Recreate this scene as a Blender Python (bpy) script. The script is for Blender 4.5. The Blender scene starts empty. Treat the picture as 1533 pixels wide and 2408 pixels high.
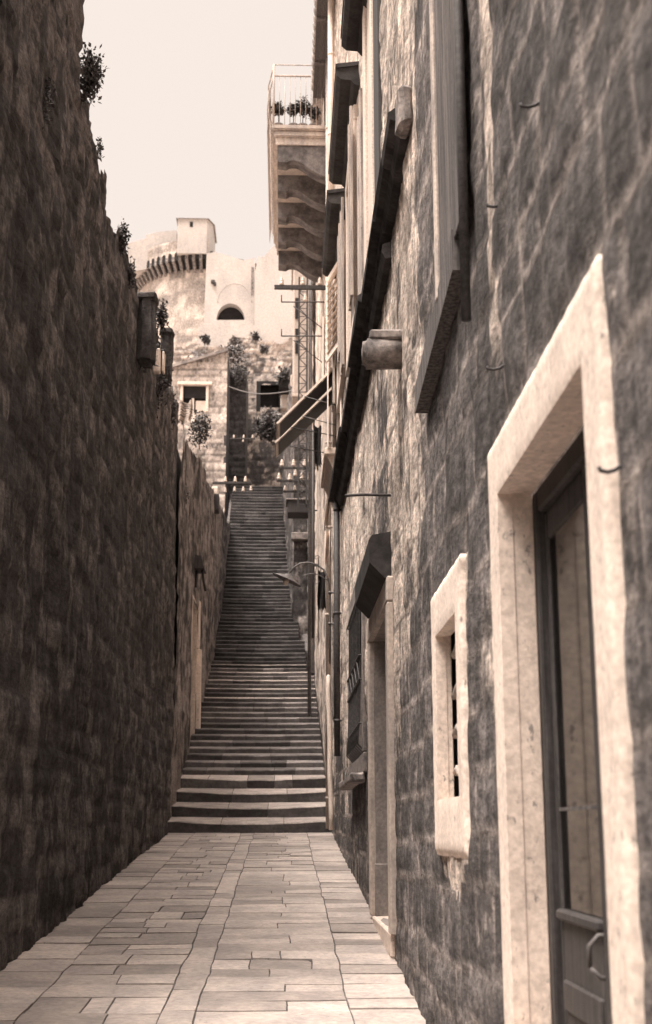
import bpy, bmesh, math, random
import numpy as np
from mathutils import Vector, Matrix, noise as mnoise
random.seed(7); rng=np.random.default_rng(7)
S=bpy.context.scene; COL=S.collection
# ------------------------------------------------------------------ camera model (survey of the photograph)
F=3100.; TH=math.radians(13.5); YA=math.atan(101*math.cos(TH)/F); EYE=1.6
RX=.83; LX=-1.95; SL=.0658
def ray(px,py):
    u=(px-766.5)/F; v=(1203.5-py)/F
    y=math.cos(TH)-v*math.sin(TH); z=math.sin(TH)+v*math.cos(TH)
    c,s=math.cos(YA),math.sin(YA)
    return Vector((u*c+y*s,-u*s+y*c,z))
def onx(px,py,X):
    r=ray(px,py); t=X/r.x; return Vector((X,r.y*t,EYE+r.z*t))
def ony(px,py,Y):
    r=ray(px,py); t=Y/r.y; return Vector((r.x*t,Y,EYE+r.z*t))
def ground(y): return SL*y
# ------------------------------------------------------------------ tagging
def tag(o,label=None,cat=None,group=None,kind=None):
    if label: o['label']=label
    if cat: o['category']=cat
    if group: o['group']=group
    if kind: o['kind']=kind
    return o
def thing(name,label,cat,loc,group=None,kind=None):
    o=bpy.data.objects.new(name,None); COL.objects.link(o); o.location=loc; o.empty_display_size=.2
    return tag(o,label,cat,group,kind)
# ------------------------------------------------------------------ mesh builder (world coordinates)
class MB:
    def __init__(s): s.v=[]; s.f=[]; s.sm=[]; s.tone=[]; s.ct=.5
    def add(s,vs,fs,smooth=False):
        b=len(s.v); s.v+= [tuple(v) for v in vs]; s.tone+=[s.ct]*len(vs)
        s.f+=[[b+i for i in f] for f in fs]; s.sm+=[smooth]*len(fs)
    def bm(s,bm,smooth=False):
        bm.verts.index_update(); s.add([v.co.copy() for v in bm.verts],[[v.index for v in f.verts] for f in bm.faces],smooth); bm.free()
    def box(s,x0,x1,y0,y1,z0,z1,bev=.006,jit=0.,seg=1,mat=None):
        bm=bmesh.new(); bmesh.ops.create_cube(bm,size=1)
        for v in bm.verts: v.co=Vector(((x0+x1)/2+v.co.x*(x1-x0),(y0+y1)/2+v.co.y*(y1-y0),(z0+z1)/2+v.co.z*(z1-z0)))
        if jit:
            bmesh.ops.subdivide_edges(bm,edges=[e for e in bm.edges if e.calc_length()>.12],cuts=2,use_grid_fill=True)
        bev=min(bev,.3*min(abs(x1-x0),abs(y1-y0),abs(z1-z0)))
        if bev>0: bmesh.ops.bevel(bm,geom=[e for e in bm.edges if len(e.link_faces)==2 and e.calc_face_angle(0)>.5],offset=bev,segments=seg,affect='EDGES')
        if jit:
            for v in bm.verts: v.co+=jit*mnoise.noise_vector(v.co*6)+.6*jit*mnoise.noise_vector(v.co*23)
        if mat: bmesh.ops.transform(bm,matrix=mat,verts=bm.verts)
        s.bm(bm)
    def hexa(s,p,jit=0):           # 8 points: bottom 4 ccw, top 4 ccw
        s.add(p,[(3,2,1,0),(4,5,6,7),(0,1,5,4),(1,2,6,5),(2,3,7,6),(3,0,4,7)])
    def prism(s,pts,ax,a,b):       # polygon pts (2D) extruded along axis ax ('x','y','z') from a to b
        n=len(pts)
        def P(q,t):
            return (t,q[0],q[1]) if ax=='x' else ((q[0],t,q[1]) if ax=='y' else (q[0],q[1],t))
        s.add([P(q,a) for q in pts]+[P(q,b) for q in pts],[list(range(n))[::-1],[n+i for i in range(n)]]+[[i,(i+1)%n,n+(i+1)%n,n+i] for i in range(n)])
    def tube(s,path,r,seg=8,caps=True):
        path=[Vector(p) for p in path]; n=len(path); rr=r if isinstance(r,(list,tuple)) else [r]*n
        vs=[];up=Vector((0,0,1))
        for i,p in enumerate(path):
            t=(path[min(i+1,n-1)]-path[max(i-1,0)]).normalized()
            a=t.cross(up)
            if a.length<.05: a=t.cross(Vector((0,1,0)))
            a.normalize(); b=t.cross(a)
            for k in range(seg):
                w=2*math.pi*k/seg; vs.append(p+rr[i]*(math.cos(w)*a+math.sin(w)*b))
        fs=[[i*seg+k,i*seg+(k+1)%seg,(i+1)*seg+(k+1)%seg,(i+1)*seg+k] for i in range(n-1) for k in range(seg)]
        if caps: fs+=[list(range(seg))[::-1],[(n-1)*seg+k for k in range(seg)]]
        s.add(vs,fs,True)
    def lathe(s,prof,c,axis=Vector((0,0,1)),seg=14):
        c=Vector(c); axis=axis.normalized(); a=axis.orthogonal().normalized(); b=axis.cross(a); vs=[]
        for (r,h) in prof:
            for k in range(seg):
                w=2*math.pi*k/seg; vs.append(c+axis*h+r*(math.cos(w)*a+math.sin(w)*b))
        n=len(prof)
        s.add(vs,[[i*seg+k,i*seg+(k+1)%seg,(i+1)*seg+(k+1)%seg,(i+1)*seg+k] for i in range(n-1) for k in range(seg)],True)
    def build(s,name,mat,parent=None,tone=True):
        me=bpy.data.meshes.new(name); me.from_pydata(s.v,[],s.f); me.polygons.foreach_set('use_smooth',s.sm)
        if tone:
            a=me.attributes.new('tone','FLOAT','POINT'); a.data.foreach_set('value',s.tone)
        bm=bmesh.new(); bm.from_mesh(me); bmesh.ops.recalc_face_normals(bm,faces=bm.faces); bm.to_mesh(me); bm.free()
        me.materials.append(mat); o=bpy.data.objects.new(name,me); COL.objects.link(o)
        if parent: setpar(o,parent)
        return o
def wloc(p):
    v=Vector(p.location)
    return v+wloc(p.parent) if p.parent else v
def setpar(o,p):
    """parts keep their world place; their origin is their parent's base"""
    w=wloc(p)
    if o.type=='MESH': o.data.transform(Matrix.Translation(-w))
    o.parent=p
# ------------------------------------------------------------------ materials
def sep(g,k=1.):
    t=min(1,g/.5); return (g,g*(1-(.082+.075*t)*k),g*(1-(.085+.185*t)*k),1)
class NT:
    def __init__(s,name):
        s.m=bpy.data.materials.new(name); s.m.use_nodes=True; s.t=s.m.node_tree; s.n=s.t.nodes; s.l=s.t.links
        s.b=s.n['Principled BSDF']; s.geo=s.n.new('ShaderNodeNewGeometry')
    def L(s,a,b): s.l.new(a,b)
    def noise(s,sc,scale=1.,detail=5,rough=.6,dist=0.):
        v=s.n.new('ShaderNodeVectorMath'); v.operation='MULTIPLY'; v.inputs[1].default_value=sc; s.L(s.geo.outputs['Position'],v.inputs[0])
        t=s.n.new('ShaderNodeTexNoise'); t.inputs['Scale'].default_value=scale; t.inputs['Detail'].default_value=detail
        t.inputs['Roughness'].default_value=rough; t.inputs['Distortion'].default_value=dist
        s.L(v.outputs[0],t.inputs['Vector']); return t.outputs['Fac']
    def ramp(s,fac,a,b,lo=0.,hi=1.):
        t=s.n.new('ShaderNodeMapRange'); t.inputs['From Min'].default_value=a; t.inputs['From Max'].default_value=b
        t.inputs['To Min'].default_value=lo; t.inputs['To Max'].default_value=hi; t.interpolation_type='SMOOTHSTEP'; s.L(fac,t.inputs['Value']); return t.outputs[0]
    def math(s,op,a,b):
        t=s.n.new('ShaderNodeMath'); t.operation=op
        for i,x in enumerate((a,b)):
            if isinstance(x,(int,float)): t.inputs[i].default_value=x
            else: s.L(x,t.inputs[i])
        return t.outputs[0]
    def mix(s,fac,a,b,mode='MIX'):
        t=s.n.new('ShaderNodeMix'); t.data_type='RGBA'; t.blend_type=mode
        for i,x in ((0,fac),(6,a),(7,b)):
            if isinstance(x,(int,float)): t.inputs[i].default_value=x
            elif isinstance(x,tuple): t.inputs[i].default_value=x
            else: s.L(x,t.inputs[i])
        return t.outputs[2]
    def attr(s,name):
        t=s.n.new('ShaderNodeAttribute'); t.attribute_name=name; return t.outputs['Fac']
    def scale(s,col,f):
        t=s.n.new('ShaderNodeVectorMath'); t.operation='SCALE'; s.L(col,t.inputs[0]); s.L(f,t.inputs[3]) if not isinstance(f,float) else None; return t.outputs[0]
    def bump(s,h,st,d):
        t=s.n.new('ShaderNodeBump'); t.inputs['Strength'].default_value=st; t.inputs['Distance'].default_value=d; s.L(h,t.inputs['Height']); s.L(t.outputs[0],s.b.inputs['Normal'])
    def fin(s,col,rough=.9,spec=.2):
        s.L(col,s.b.inputs['Base Color'])
        s.b.inputs['Roughness'].default_value=rough; s.b.inputs['Specular IOR Level'].default_value=spec; return s.m
def simple(name,lo,hi,sc=(1,1,1),scale=8,rough=.9,spec=.2,bump=.3,bd=.01,tone=.6,k=1.,metal=0.,speck=0.,a=.35,b=.65):
    N=NT(name); n1=N.noise(sc,scale,6,.65); n2=N.noise((1,1,1),scale*7,3,.6)
    c=N.mix(N.ramp(n1,a,b),sep(lo,k),sep(hi,k)); c=N.scale(c,N.ramp(n2,.2,.8,.78,1.2))
    if tone: c=N.scale(c,N.ramp(N.attr('tone'),0.,1.,1-tone/2,1+tone/2))
    if speck:
        n3=N.noise((1,1,.55),26,4,.7); c=N.mix(N.math('MULTIPLY',N.ramp(n3,.60,.70),speck),c,sep(lo*.35,k))
    h=N.math('ADD',n1,N.math('MULTIPLY',n2,.5)); N.bump(h,bump,bd); N.b.inputs['Metallic'].default_value=metal
    return N.fin(c,rough,spec)
def wallmat(name,dark,pale,jd,jp,streak=(1,2.6,.16),speckle=.5,bumpd=.02,tn=.28,jk=.75,grain=.3,sk=1.5):
    """weathered masonry: attributes tone (per stone), joint, pale (washed / limewashed areas)"""
    N=NT(name)
    st=N.noise(streak,1.,6,.62,.3); big=N.noise((1,.6,.35),1.,5,.6); fine=N.noise((1,1,1),42,3,.65); mid=N.noise((1,1,.5),8,8,.72)
    p=N.math('ADD',N.attr('pale'),N.math('MULTIPLY',N.math('SUBTRACT',st,.5),sk))
    p=N.math('ADD',p,N.math('MULTIPLY',N.math('SUBTRACT',mid,.5),1.1))
    p=N.math('ADD',p,N.math('MULTIPLY',N.math('SUBTRACT',N.attr('tone'),.5),.45))
    pm=N.ramp(p,.33,.67)
    c=N.mix(pm,sep(dark),sep(pale))
    c=N.scale(c,N.ramp(N.attr('tone'),0.,1.,1-tn,1+tn))
    run=N.noise((1,11,.35),1.,5,.6); c=N.scale(c,N.ramp(run,.3,.7,.80,1.18))
    c=N.scale(c,N.ramp(mid,.25,.75,.72,1.25)); c=N.scale(c,N.ramp(big,.3,.7,.8,1.15))
    jcol=N.mix(pm,sep(jd),sep(jp))
    jm=N.math('MULTIPLY',N.math('MULTIPLY',N.math('MULTIPLY',N.attr('joint'),N.ramp(N.noise((1,.5,.7),1.7,4,.6),.26,.52)),N.ramp(mid,.30,.52)),jk)
    c=N.mix(jm,c,jcol)
    gr=N.noise((1,.42,1.1),24,7,.8); c=N.scale(c,N.ramp(gr,.34,.66,1-grain,1+grain)); lump_=N.noise((1,.45,1.),6.5,6,.7); c=N.scale(c,N.ramp(lump_,.32,.68,1-grain*.8,1+grain*.8))
    sp=N.math('MULTIPLY',N.ramp(fine,.56,.66),speckle)
    c=N.mix(sp,c,sep(dark*.45))
    h=N.math('ADD',N.math('MULTIPLY',mid,1.),N.math('MULTIPLY',gr,.8)); h=N.math('SUBTRACT',h,N.math('MULTIPLY',N.attr('joint'),.6))
    N.bump(h,.9,bumpd)
    return N.fin(c,.95,.15)
M={}
M['right']=wallmat('weathered_limestone',.118,.56,.36,.10,streak=(1,3.4,.22),tn=.24,jk=.85,bumpd=.05,grain=.5,sk=1.2)
M['left']=wallmat('shade_toned_masonry',.07,.16,.03,.04,streak=(1,7,.7),speckle=.4,bumpd=.045,tn=.10,jk=.45,grain=.38,sk=.4)  # wall turned from the sun; its shade is put into the tone
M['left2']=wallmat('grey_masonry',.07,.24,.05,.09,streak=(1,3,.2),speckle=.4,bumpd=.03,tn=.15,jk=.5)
M['house2']=wallmat('house_stone',.16,.52,.10,.22,streak=(1,4,.8),speckle=.3)
M['rubble']=wallmat('rubble_stone',.10,.42,.03,.04,streak=(1.2,1.2,.8),speckle=.3)
M['fortr']=wallmat('broken_terrace_stone',.16,.46,.08,.14,streak=(1,1,1),speckle=.25,bumpd=.08)
M['fort']=wallmat('hazed_fortress_stone',.37,.47,.33,.38,streak=(.12,.12,.07),speckle=.12,bumpd=.1)  # distant haze put into a pale, low-contrast stone colour
M['trim']=simple('pale_stone_trim',.60,.76,(1,1,.6),5,bump=.5,bd=.008,speck=.85,tone=.2,a=.3,b=.7)
M['trimd']=simple('weathered_stone_trim',.10,.30,(1,2,.8),5,bump=.6,bd=.015,speck=.6)
M['corb']=simple('shade_toned_carved_stone',.07,.16,(1,1,1),4,bump=.4,bd=.01,tone=.2)  # shade of the corbel undersides put into the stone colour
M['hoodst']=simple('shade_toned_hood_stone',.03,.06,(1,.8,1),3,bump=.4,bd=.01,tone=.2)  # shade of the hood undersides put into the stone colour
M['reveal']=simple('dull_stone_reveal',.20,.30,(1,1,.5),5,bump=.4,bd=.008,speck=.5)
M['plaster']=simple('pale_plaster',.34,.52,(1,1,.4),4,bump=.4,bd=.01,speck=.3)
M['paint']=simple('pale_paint',.62,.75,(1,1,.2),9,rough=.6,bump=.1,bd=.003,tone=.3,speck=.2)
M['white']=simple('white_shutter_paint',.8,.86,(1,1,.2),9,rough=.6,bump=.1,bd=.003,tone=.2,speck=.1)
M['oldpaint']=simple('peeling_paint',.26,.52,(2,2,.25),8,rough=.8,bump=.3,bd=.004,tone=.3,speck=.5)
M['dwood']=simple('dark_wood',.035,.065,(6,6,.5),7,rough=.6,bump=.3,bd=.004,tone=.4)
M['gwood']=simple('grey_plank_wood',.05,.15,(8,8,.3),5,rough=.85,bump=.5,bd=.006,tone=.5)
M['curtain']=simple('dusty_curtain',.50,.62,(3,7,.3),1.6,rough=.9,bump=.05,bd=.01,tone=.1,a=.2,b=.8,k=.35)
M['iron']=simple('rusty_iron',.035,.07,(1,1,1),30,rough=.7,bump=.3,bd=.002,tone=0,spec=.4)
M['lampiron']=simple('grey_painted_iron',.06,.14,(1,1,1),25,rough=.55,bump=.2,bd=.002,tone=0,spec=.4)
M['tile']=simple('blackened_tile',.022,.06,(1,1.2,1),4,bump=.5,bd=.01,tone=.4)
M['roof']=simple('clay_tile',.16,.34,(1,1,1),3,bump=.6,bd=.02)
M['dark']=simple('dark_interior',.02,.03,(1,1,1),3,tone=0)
M['porcelain']=simple('white_porcelain',.5,.6,(1,1,1),6,rough=.25,spec=.5,bump=0.02,bd=.001,tone=0)
M['cloth']=simple('white_linen',.6,.78,(1,1,1),5,bump=.2,bd=.005,tone=.2)
M['linen2']=simple('striped_linen',.05,.5,(1,1,9),3,bump=.3,bd=.01,tone=.2)
M['dcloth']=simple('dark_cloth',.015,.035,(1,1,1),8,bump=.3,bd=.005,tone=.2)
M['leaf']=simple('dark_foliage',.028,.085,(1,1,1),5,rough=.7,bump=0.1,bd=.002,tone=1.2,spec=.3)
M['leafl']=simple('dusty_foliage',.06,.16,(1,1,1),5,rough=.7,bump=0.1,bd=.002,tone=1.2,spec=.3)
M['twig']=simple('brown_twig',.03,.06,(1,1,1),8,tone=0)
M['pot']=simple('clay_pot',.16,.24,(1,1,1),8,tone=.3)
M['riser']=simple('shade_toned_riser_stone',.06,.10,(.9,2.5,2),2.4,bump=.6,bd=.012,speck=.5,tone=.9)  # shade on the risers put into a darker copy of the stone
M['riserd']=simple('deep_shade_riser_stone',.026,.05,(.9,2.5,2),2.4,bump=.6,bd=.012,tone=.9)  # shade of the upper flight put into a deeper riser tone
M['stepd']=simple('shade_toned_tread_stone',.035,.07,(.9,2.5,2),2.4,bump=.6,bd=.012,tone=.9)  # shade of the upper flight put into the tread tone
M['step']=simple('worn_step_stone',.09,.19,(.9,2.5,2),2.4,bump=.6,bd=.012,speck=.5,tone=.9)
M['stepn']=simple('painted_light_tread',.24,.38,(.9,2,2),3,bump=.5,bd=.01,speck=.5,tone=.5)  # light falling on the treads put into a brighter tone
M['pave']=simple('polished_paving_stone',.27,.41,(1,1,1),3.4,rough=.55,spec=.4,bump=.5,bd=.008,speck=.6,tone=.6,a=.3,b=.7)
M['joint']=simple('dirt_joint',.06,.14,(1,1,1),9,bump=.4,bd=.01,tone=0)
M['hill']=simple('scrubby_hillside',.25,.50,(.4,.4,.4),1.2,bump=.6,bd=.2,tone=0,speck=.5)
def glassmat():
    N=NT('old_window_glass'); t=N.n.new('ShaderNodeBsdfTransparent'); t.inputs[0].default_value=(.93,.9,.86,1); g=N.n.new('ShaderNodeBsdfGlossy'); g.inputs['Roughness'].default_value=.06
    f=N.n.new('ShaderNodeFresnel'); f.inputs[0].default_value=1.5; m=N.n.new('ShaderNodeMixShader'); N.L(f.outputs[0],m.inputs[0]); N.L(t.outputs[0],m.inputs[1]); N.L(g.outputs[0],m.inputs[2])
    N.L(m.outputs[0],N.n['Material Output'].inputs['Surface']); return N.m
M['glass']=glassmat()
# ------------------------------------------------------------------ displaced masonry sheets
def steps(*segs):
    out=[]
    for a,b,h in segs:
        n=max(1,int(round((b-a)/h))); out+=[a+(b-a)*i/n for i in range(n)]
    return out+[segs[-1][1]]
def sstep(x,a,b):
    t=np.clip((x-a)/(b-a),0,1); return t*t*(3-2*t)
def vnoise(A,B,seed=0):
    r=np.random.default_rng(seed); T=r.random((256,256))
    i=np.floor(A).astype(int); j=np.floor(B).astype(int); f=A-i; g=B-j; f=f*f*(3-2*f); g=g*g*(3-2*g)
    t=lambda a,b: T[a%256,b%256]
    return (t(i,j)*(1-f)+t(i+1,j)*f)*(1-g)+(t(i,j+1)*(1-f)+t(i+1,j+1)*f)*g
def fbm(A,B,seed,o=4):
    s=0;w=0
    for k in range(o): s+=vnoise(A*2**k+3.7*k,B*2**k+1.3*k,seed+k)/2**k; w+=1/2**k
    return s/w
def stones(U,V,ch,bw,seed,jw=.018,wob=.03):
    """courses of height ch, blocks of width bw: returns tone, joint, height"""
    r=np.random.default_rng(seed)
    Vw=V+wob*(fbm(U*.7,V*.7,seed+20,3)-.5)*2; Uw=U+wob*(fbm(U*1.3+9,V*1.3,seed+30,3)-.5)*2
    n=int((V.max()-V.min())/ch)+12
    ce=V.min()-2*ch+np.cumsum(r.uniform(.65,1.35,n+4)*ch); k=np.clip(np.searchsorted(ce,Vw),1,len(ce)-1)
    dv=np.minimum(Vw-ce[k-1],ce[k]-Vw)
    off=r.random(len(ce)+2)*7; scl=r.uniform(.75,1.35,len(ce)+2)
    q=(Uw+off[k])/(bw*scl[k]); w=.32*np.sin(q*2.3+k*1.7)   # uneven block widths
    q=q+w; bi=np.floor(q).astype(int); fr=q-bi; du=np.minimum(fr,1-fr)*bw*scl[k]
    T=r.random((512,512)); tone=T[k%512,bi%512]; hh=T[(k+99)%512,(bi+57)%512]
    d=np.minimum(dv,du); joint=np.exp(-(d/jw)**2); edge=1-np.exp(-(d/(jw*2.2))**2)
    return tone,joint,hh,edge
def sheet(name,mat,parent,us,vs,pos,nrm,holes=(),ch=.3,bw=.42,seed=1,amp=.02,relief=.02,pale=None,jw=.018,wob=.03,top=None,lump=.5,rough=0.):
    """grid in (u,v) mapped by pos(U,V)->xyz, displaced outward along nrm; holes = rects left open"""
    us=sorted(set([round(u,4) for u in us]+[h for r in holes for h in r[:2]])); vs=sorted(set([round(v,4) for v in vs]+[h for r in holes for h in r[2:]]))
    us=np.array(us); vs=np.array(vs); U,V=np.meshgrid(us,vs,indexing='ij')
    tone,joint,hh,edge=stones(U,V,ch,bw,seed,jw,wob)
    d=amp*lump*(fbm(U*1.1,V*.8,seed+5,4)-.5)*4+relief*(hh-.35)*edge-relief*.6*(1-edge)+amp*.5*(fbm(U*9,V*6,seed+8,3)-.5)
    if rough: d=d+rough*2*(fbm(U*6,V*1.3,seed+9,4)-.5)+rough*(fbm(U*14,V*7,seed+10,3)-.5)
    fade=np.ones_like(U)
    for (a,b,c,e) in holes:
        dx=np.maximum(np.maximum(a-U,U-b),0); dz=np.maximum(np.maximum(c-V,V-e),0); fade=np.minimum(fade,sstep(np.hypot(dx,dz),.05,.32))
    d=d*fade
    X,Y,Z=pos(U,V); P=np.stack([X+nrm[0]*d,Y+nrm[1]*d,Z+nrm[2]*d],-1).reshape(-1,3)
    nu,nv=len(us),len(vs); I=np.arange(nu*nv).reshape(nu,nv)
    cu=(us[:-1]+us[1:])/2; cv=(vs[:-1]+vs[1:])/2; CU,CV=np.meshgrid(cu,cv,indexing='ij'); keep=np.ones_like(CU,bool)
    for (a,b,c,e) in holes: keep&=~((CU>a)&(CU<b)&(CV>c)&(CV<e))
    if top is not None: keep&=CV<top(CU)
    Q=np.stack([I[:-1,:-1],I[1:,:-1],I[1:,1:],I[:-1,1:]],-1)[keep]
    me=bpy.data.meshes.new(name); me.vertices.add(len(P)); me.vertices.foreach_set('co',P.ravel())
    me.loops.add(Q.size); me.loops.foreach_set('vertex_index',Q.ravel().astype(np.int32)); me.polygons.add(len(Q))
    me.polygons.foreach_set('loop_start',np.arange(0,Q.size,4,dtype=np.int32)); me.polygons.foreach_set('loop_total',np.full(len(Q),4,dtype=np.int32))
    me.polygons.foreach_set('use_smooth',np.ones(len(Q),bool)); me.update(calc_edges=True)
    pl=np.full_like(U,.5) if pale is None else pale(U,V)
    for nm,arr in (('tone',tone),('joint',joint),('pale',pl)):
        a=me.attributes.new(nm,'FLOAT','POINT'); a.data.foreach_set('value',arr.ravel().astype(np.float32))
    me.materials.append(mat); o=bpy.data.objects.new(name,me); COL.objects.link(o)
    if parent: setpar(o,parent)
    return o
# ================================================================== RIGHT HOUSE
R=thing('stone_house','tall weathered limestone town house lining the right side of the alley','house',(RX,12,ground(12)))
door1=(3.38,4.84,.9,2.84); win1=(6.14,6.98,1.74,2.60); door2=(10.2,12.25,ground(11)+.12,3.3); gril=(13.6,16.2,2.35,4.1)
up=[(14.25,16.0,7.4,9.75),(17.4,19.1,7.9,9.8)]; shw=(19.5,21.2,7.25,9.9); low3=(19.9,21.6,3.5,5.0)
holes=[door1,win1,door2,gril,shw,low3]+up
def pale_right(U,V):
    p=.05+.62*sstep(U,6.2,9.2)*sstep(V,1.9,3.6)+.15*sstep(U,7.5,9)
    p+=.85*np.exp(-((U-4.95)/.22)**2)*sstep(V,2.9,4.0)                      # lime streaks above the near door
    p+=.7*np.exp(-((U-5.15)/.15)**2-((V-2.2)/.55)**2)                       # plaster beside the door frame
    p-=.35*np.exp(-((U-6.9)/.3)**2)*sstep(V,3,4)
    p+=.2*sstep(V,6,8); p-=.25*(1-sstep(V,1.2,2.4)); p-=.45*np.exp(-((U-11.2)/.9)**2)*sstep(V,3.6,3.9)*(1-sstep(V,5.2,6))
    edge=1.47-.16*np.sin(np.clip((U-5.95)/1.2,0,1)*math.pi)-.10*(fbm(U*22,V*3,78,4)-.5)*2
    p+=1.6*((U>5.95+.03)&(U<7.17-.03)&(V>edge)&(V<1.55))                     # ragged limewash left below the narrow window
    p+=.5*np.exp(-(np.maximum(np.abs(U-6.56)-.62,0)/.03)**2)*(V>1.5)*(V<2.85)
    p+=.35*np.exp(-((V-1.0-.25*(6.5-U))/.10)**2)*(U<8)*sstep(U,4.6,5.2)       # pale seepage line
    return p+.9*(fbm(U*1.1,V*.45,77,4)-.5)
sheet('wall',M['right'],R,steps((-7,2.6,.4),(2.6,8,.036),(8,14,.07),(14,23.5,.11)),steps((-.6,5,.042),(5,16.1,.09)),
      lambda U,V:(np.full_like(U,RX),U,V),(-1,0,0),holes,ch=.30,bw=.42,seed=3,amp=.014,relief=.013,pale=pale_right,jw=.019,wob=.09,rough=.016)
# end wall of the house toward the stairs and closing side behind the camera, roof slab
g=MB(); g.box(RX+.02,RX+7,23.3,23.5,-.5,16.1,bev=0); g.box(RX+.3,RX+7,-7,23.3,15.9,16.05,bev=0); g.build('gable_wall',M['trimd'],R)
for (a,b,c,e) in holes:                      # reveals: four faces of each opening
    near=(a,b,c,e) in (door1,win1); t=(.11 if (a,b,c,e)==door1 else .06) if near else .2; g=MB()
    g.box(RX-.002,RX+t,b,b+.12,c-.1,e+.1,bev=.004); g.box(RX-.002,RX+t,a-.12,a,c-.1,e+.1,bev=.004)
    g.box(RX,RX+t,a,b,e,e+.12,bev=.004); g.box(RX-.001,RX+t,a,b,c-.12,c,bev=.004)
    g.build('opening_recess',M['trim' if near else 'reveal'],R)
    if (a,b,c,e) in (door1,door2): continue
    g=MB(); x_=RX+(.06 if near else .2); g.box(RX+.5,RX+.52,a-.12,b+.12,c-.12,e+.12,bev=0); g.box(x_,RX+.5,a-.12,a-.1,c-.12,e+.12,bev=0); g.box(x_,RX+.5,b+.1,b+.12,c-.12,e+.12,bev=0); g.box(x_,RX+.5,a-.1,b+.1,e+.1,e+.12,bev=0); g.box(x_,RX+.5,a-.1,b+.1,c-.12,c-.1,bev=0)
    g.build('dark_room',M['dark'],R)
def sash(rect,x,w=.06,mull=(),rails=(),th=.035):
    a,b,c,e=rect; g=MB(); g.box(x,x+th,a,a+w,c,e,bev=.004); g.box(x,x+th,b-w,b,c,e,bev=.004); g.box(x,x+th,a+w,b-w,e-w,e,bev=.004); g.box(x,x+th,a+w,b-w,c,c+w,bev=.004)
    for m in mull: g.box(x+.002,x+th-.002,m-w*.6,m+w*.6,c+w,e-w,bev=.003)
    for m in rails: g.box(x+.004,x+th-.004,a+w,b-w,m-w*.4,m+w*.4,bev=.003)
    return g
def ringframe(parent,rect,wl,wt,wb,dp,mat,jit,seed,name='stone_frame',step=.018):
    a,b,c,e=rect; inner=[];outer=[]; r=random.Random(seed)
    def seg(p0,p1,q0,q1):
        n=max(2,int(math.dist(q0,q1)/step))
        for i in range(n):
            t=i/n; inner.append((p0[0]+(p1[0]-p0[0])*t,p0[1]+(p1[1]-p0[1])*t)); q=(q0[0]+(q1[0]-q0[0])*t,q0[1]+(q1[1]-q0[1])*t)
            k=jit*(mnoise.noise((q[0]*6,q[1]*6,seed))+.5*mnoise.noise((q[0]*24,q[1]*24,seed))); kz=jit*mnoise.noise((q[0]*12,q[1]*12,seed+5)); outer.append((q[0]+k,q[1]+kz))
    o_=.004; I=[(a+o_,c+o_),(b-o_,c+o_),(b-o_,e-o_),(a+o_,e-o_)]; O=[(a-wl,c-wb),(b+wl,c-wb),(b+wl,e+wt),(a-wl,e+wt)]
    for i in range(4): seg(I[i],I[(i+1)%4],O[i],O[(i+1)%4])
    n=len(inner); g=MB(); cols=9; vs=[]; back=[]
    for i in range(n):
        (iy,iz),(oy,oz)=inner[i],outer[i]
        back.append((RX+.03,iy,iz))
        for k in range(cols):
            t=k/(cols-1); y=iy+(oy-iy)*t; z=iz+(oz-iz)*t; d=dp*(1 if k<cols-1 else .55)+.25*jit*mnoise.noise((y*7,z*7,3))
            if k==0: d-=.004
            vs.append((RX-d,y,z))
        vs.append((RX+.02,oy,oz))
    W=cols+1; fr=[vs[i*W] for i in range(n)]; g.add(back+fr,[[i,(i+1)%n,n+(i+1)%n,n+i] for i in range(n)],False)
    g.add(vs,[[i*W+k,((i+1)%n)*W+k,((i+1)%n)*W+k+1,i*W+k+1] for i in range(n) for k in range(W-1)],True)
    return g.build(name,M[mat],parent)
# --- near door
D=MB(); a,b,c,e=door1
D.box(RX+.112,RX+.20,b-.05,b+.02,c,e,bev=.008); D.box(RX+.112,RX+.20,a-.02,a+.07,c,e,bev=.008); D.box(RX+.112,RX+.20,a+.07,b-.075,e-.09,e,bev=.008)
lx=RX+.14; y0,y1=a+.07,b-.055; mid=4.03; SW=((.07,.12),(.12,.045))
for (p,q,(s0,s1)) in ((y0,mid-.004,SW[0]),(mid+.004,y1,SW[1])):
    D.box(lx,lx+.05,p,p+s0,c+.02,e-.09,bev=.008); D.box(lx,lx+.05,q-s1,q,c+.02,e-.09,bev=.008)
    D.box(lx,lx+.05,p+s0,q-s1,e-.2,e-.09,bev=.008); D.box(lx,lx+.05,p+s0,q-s1,c+.02,1.30,bev=.008)
    D.box(lx-.012,lx+.01,p+s0+.02,q-s1-.02,c+.1,1.10,bev=.012); D.box(lx-.022,lx+.02,p+s0-.01,q-s1+.01,1.295,1.33,bev=.008)
D.box(lx-.02,lx+.01,mid-.03,mid+.035,c+.02,e-.1,bev=.01)
dr=D.build('door',M['dwood'],R); tag(dr,label='dark wooden glazed door set deep in the pale frame')
for (p,q,(s0,s1)) in ((y0,mid,SW[0]),(mid,y1,SW[1])):
    g=MB(); g.box(lx+.008,lx+.011,p+s0,q-s1,1.3,e-.19,bev=0); g.build('pane',M['glass'],dr)
g=MB(); n=60; vs=[];fs=[]
for i in range(n+1):
    y=y0+.02+(y1-y0-.04)*i/n; x=lx+.022+.006*math.sin(i*1.1)+.003*math.sin(i*2.9)
    vs+=[(x,y,1.28),(x,y,e-.12)]
for i in range(n): fs.append((2*i,2*i+2,2*i+3,2*i+1))
g.add(vs,fs,True); g.build('curtain',M['curtain'],dr)
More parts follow.
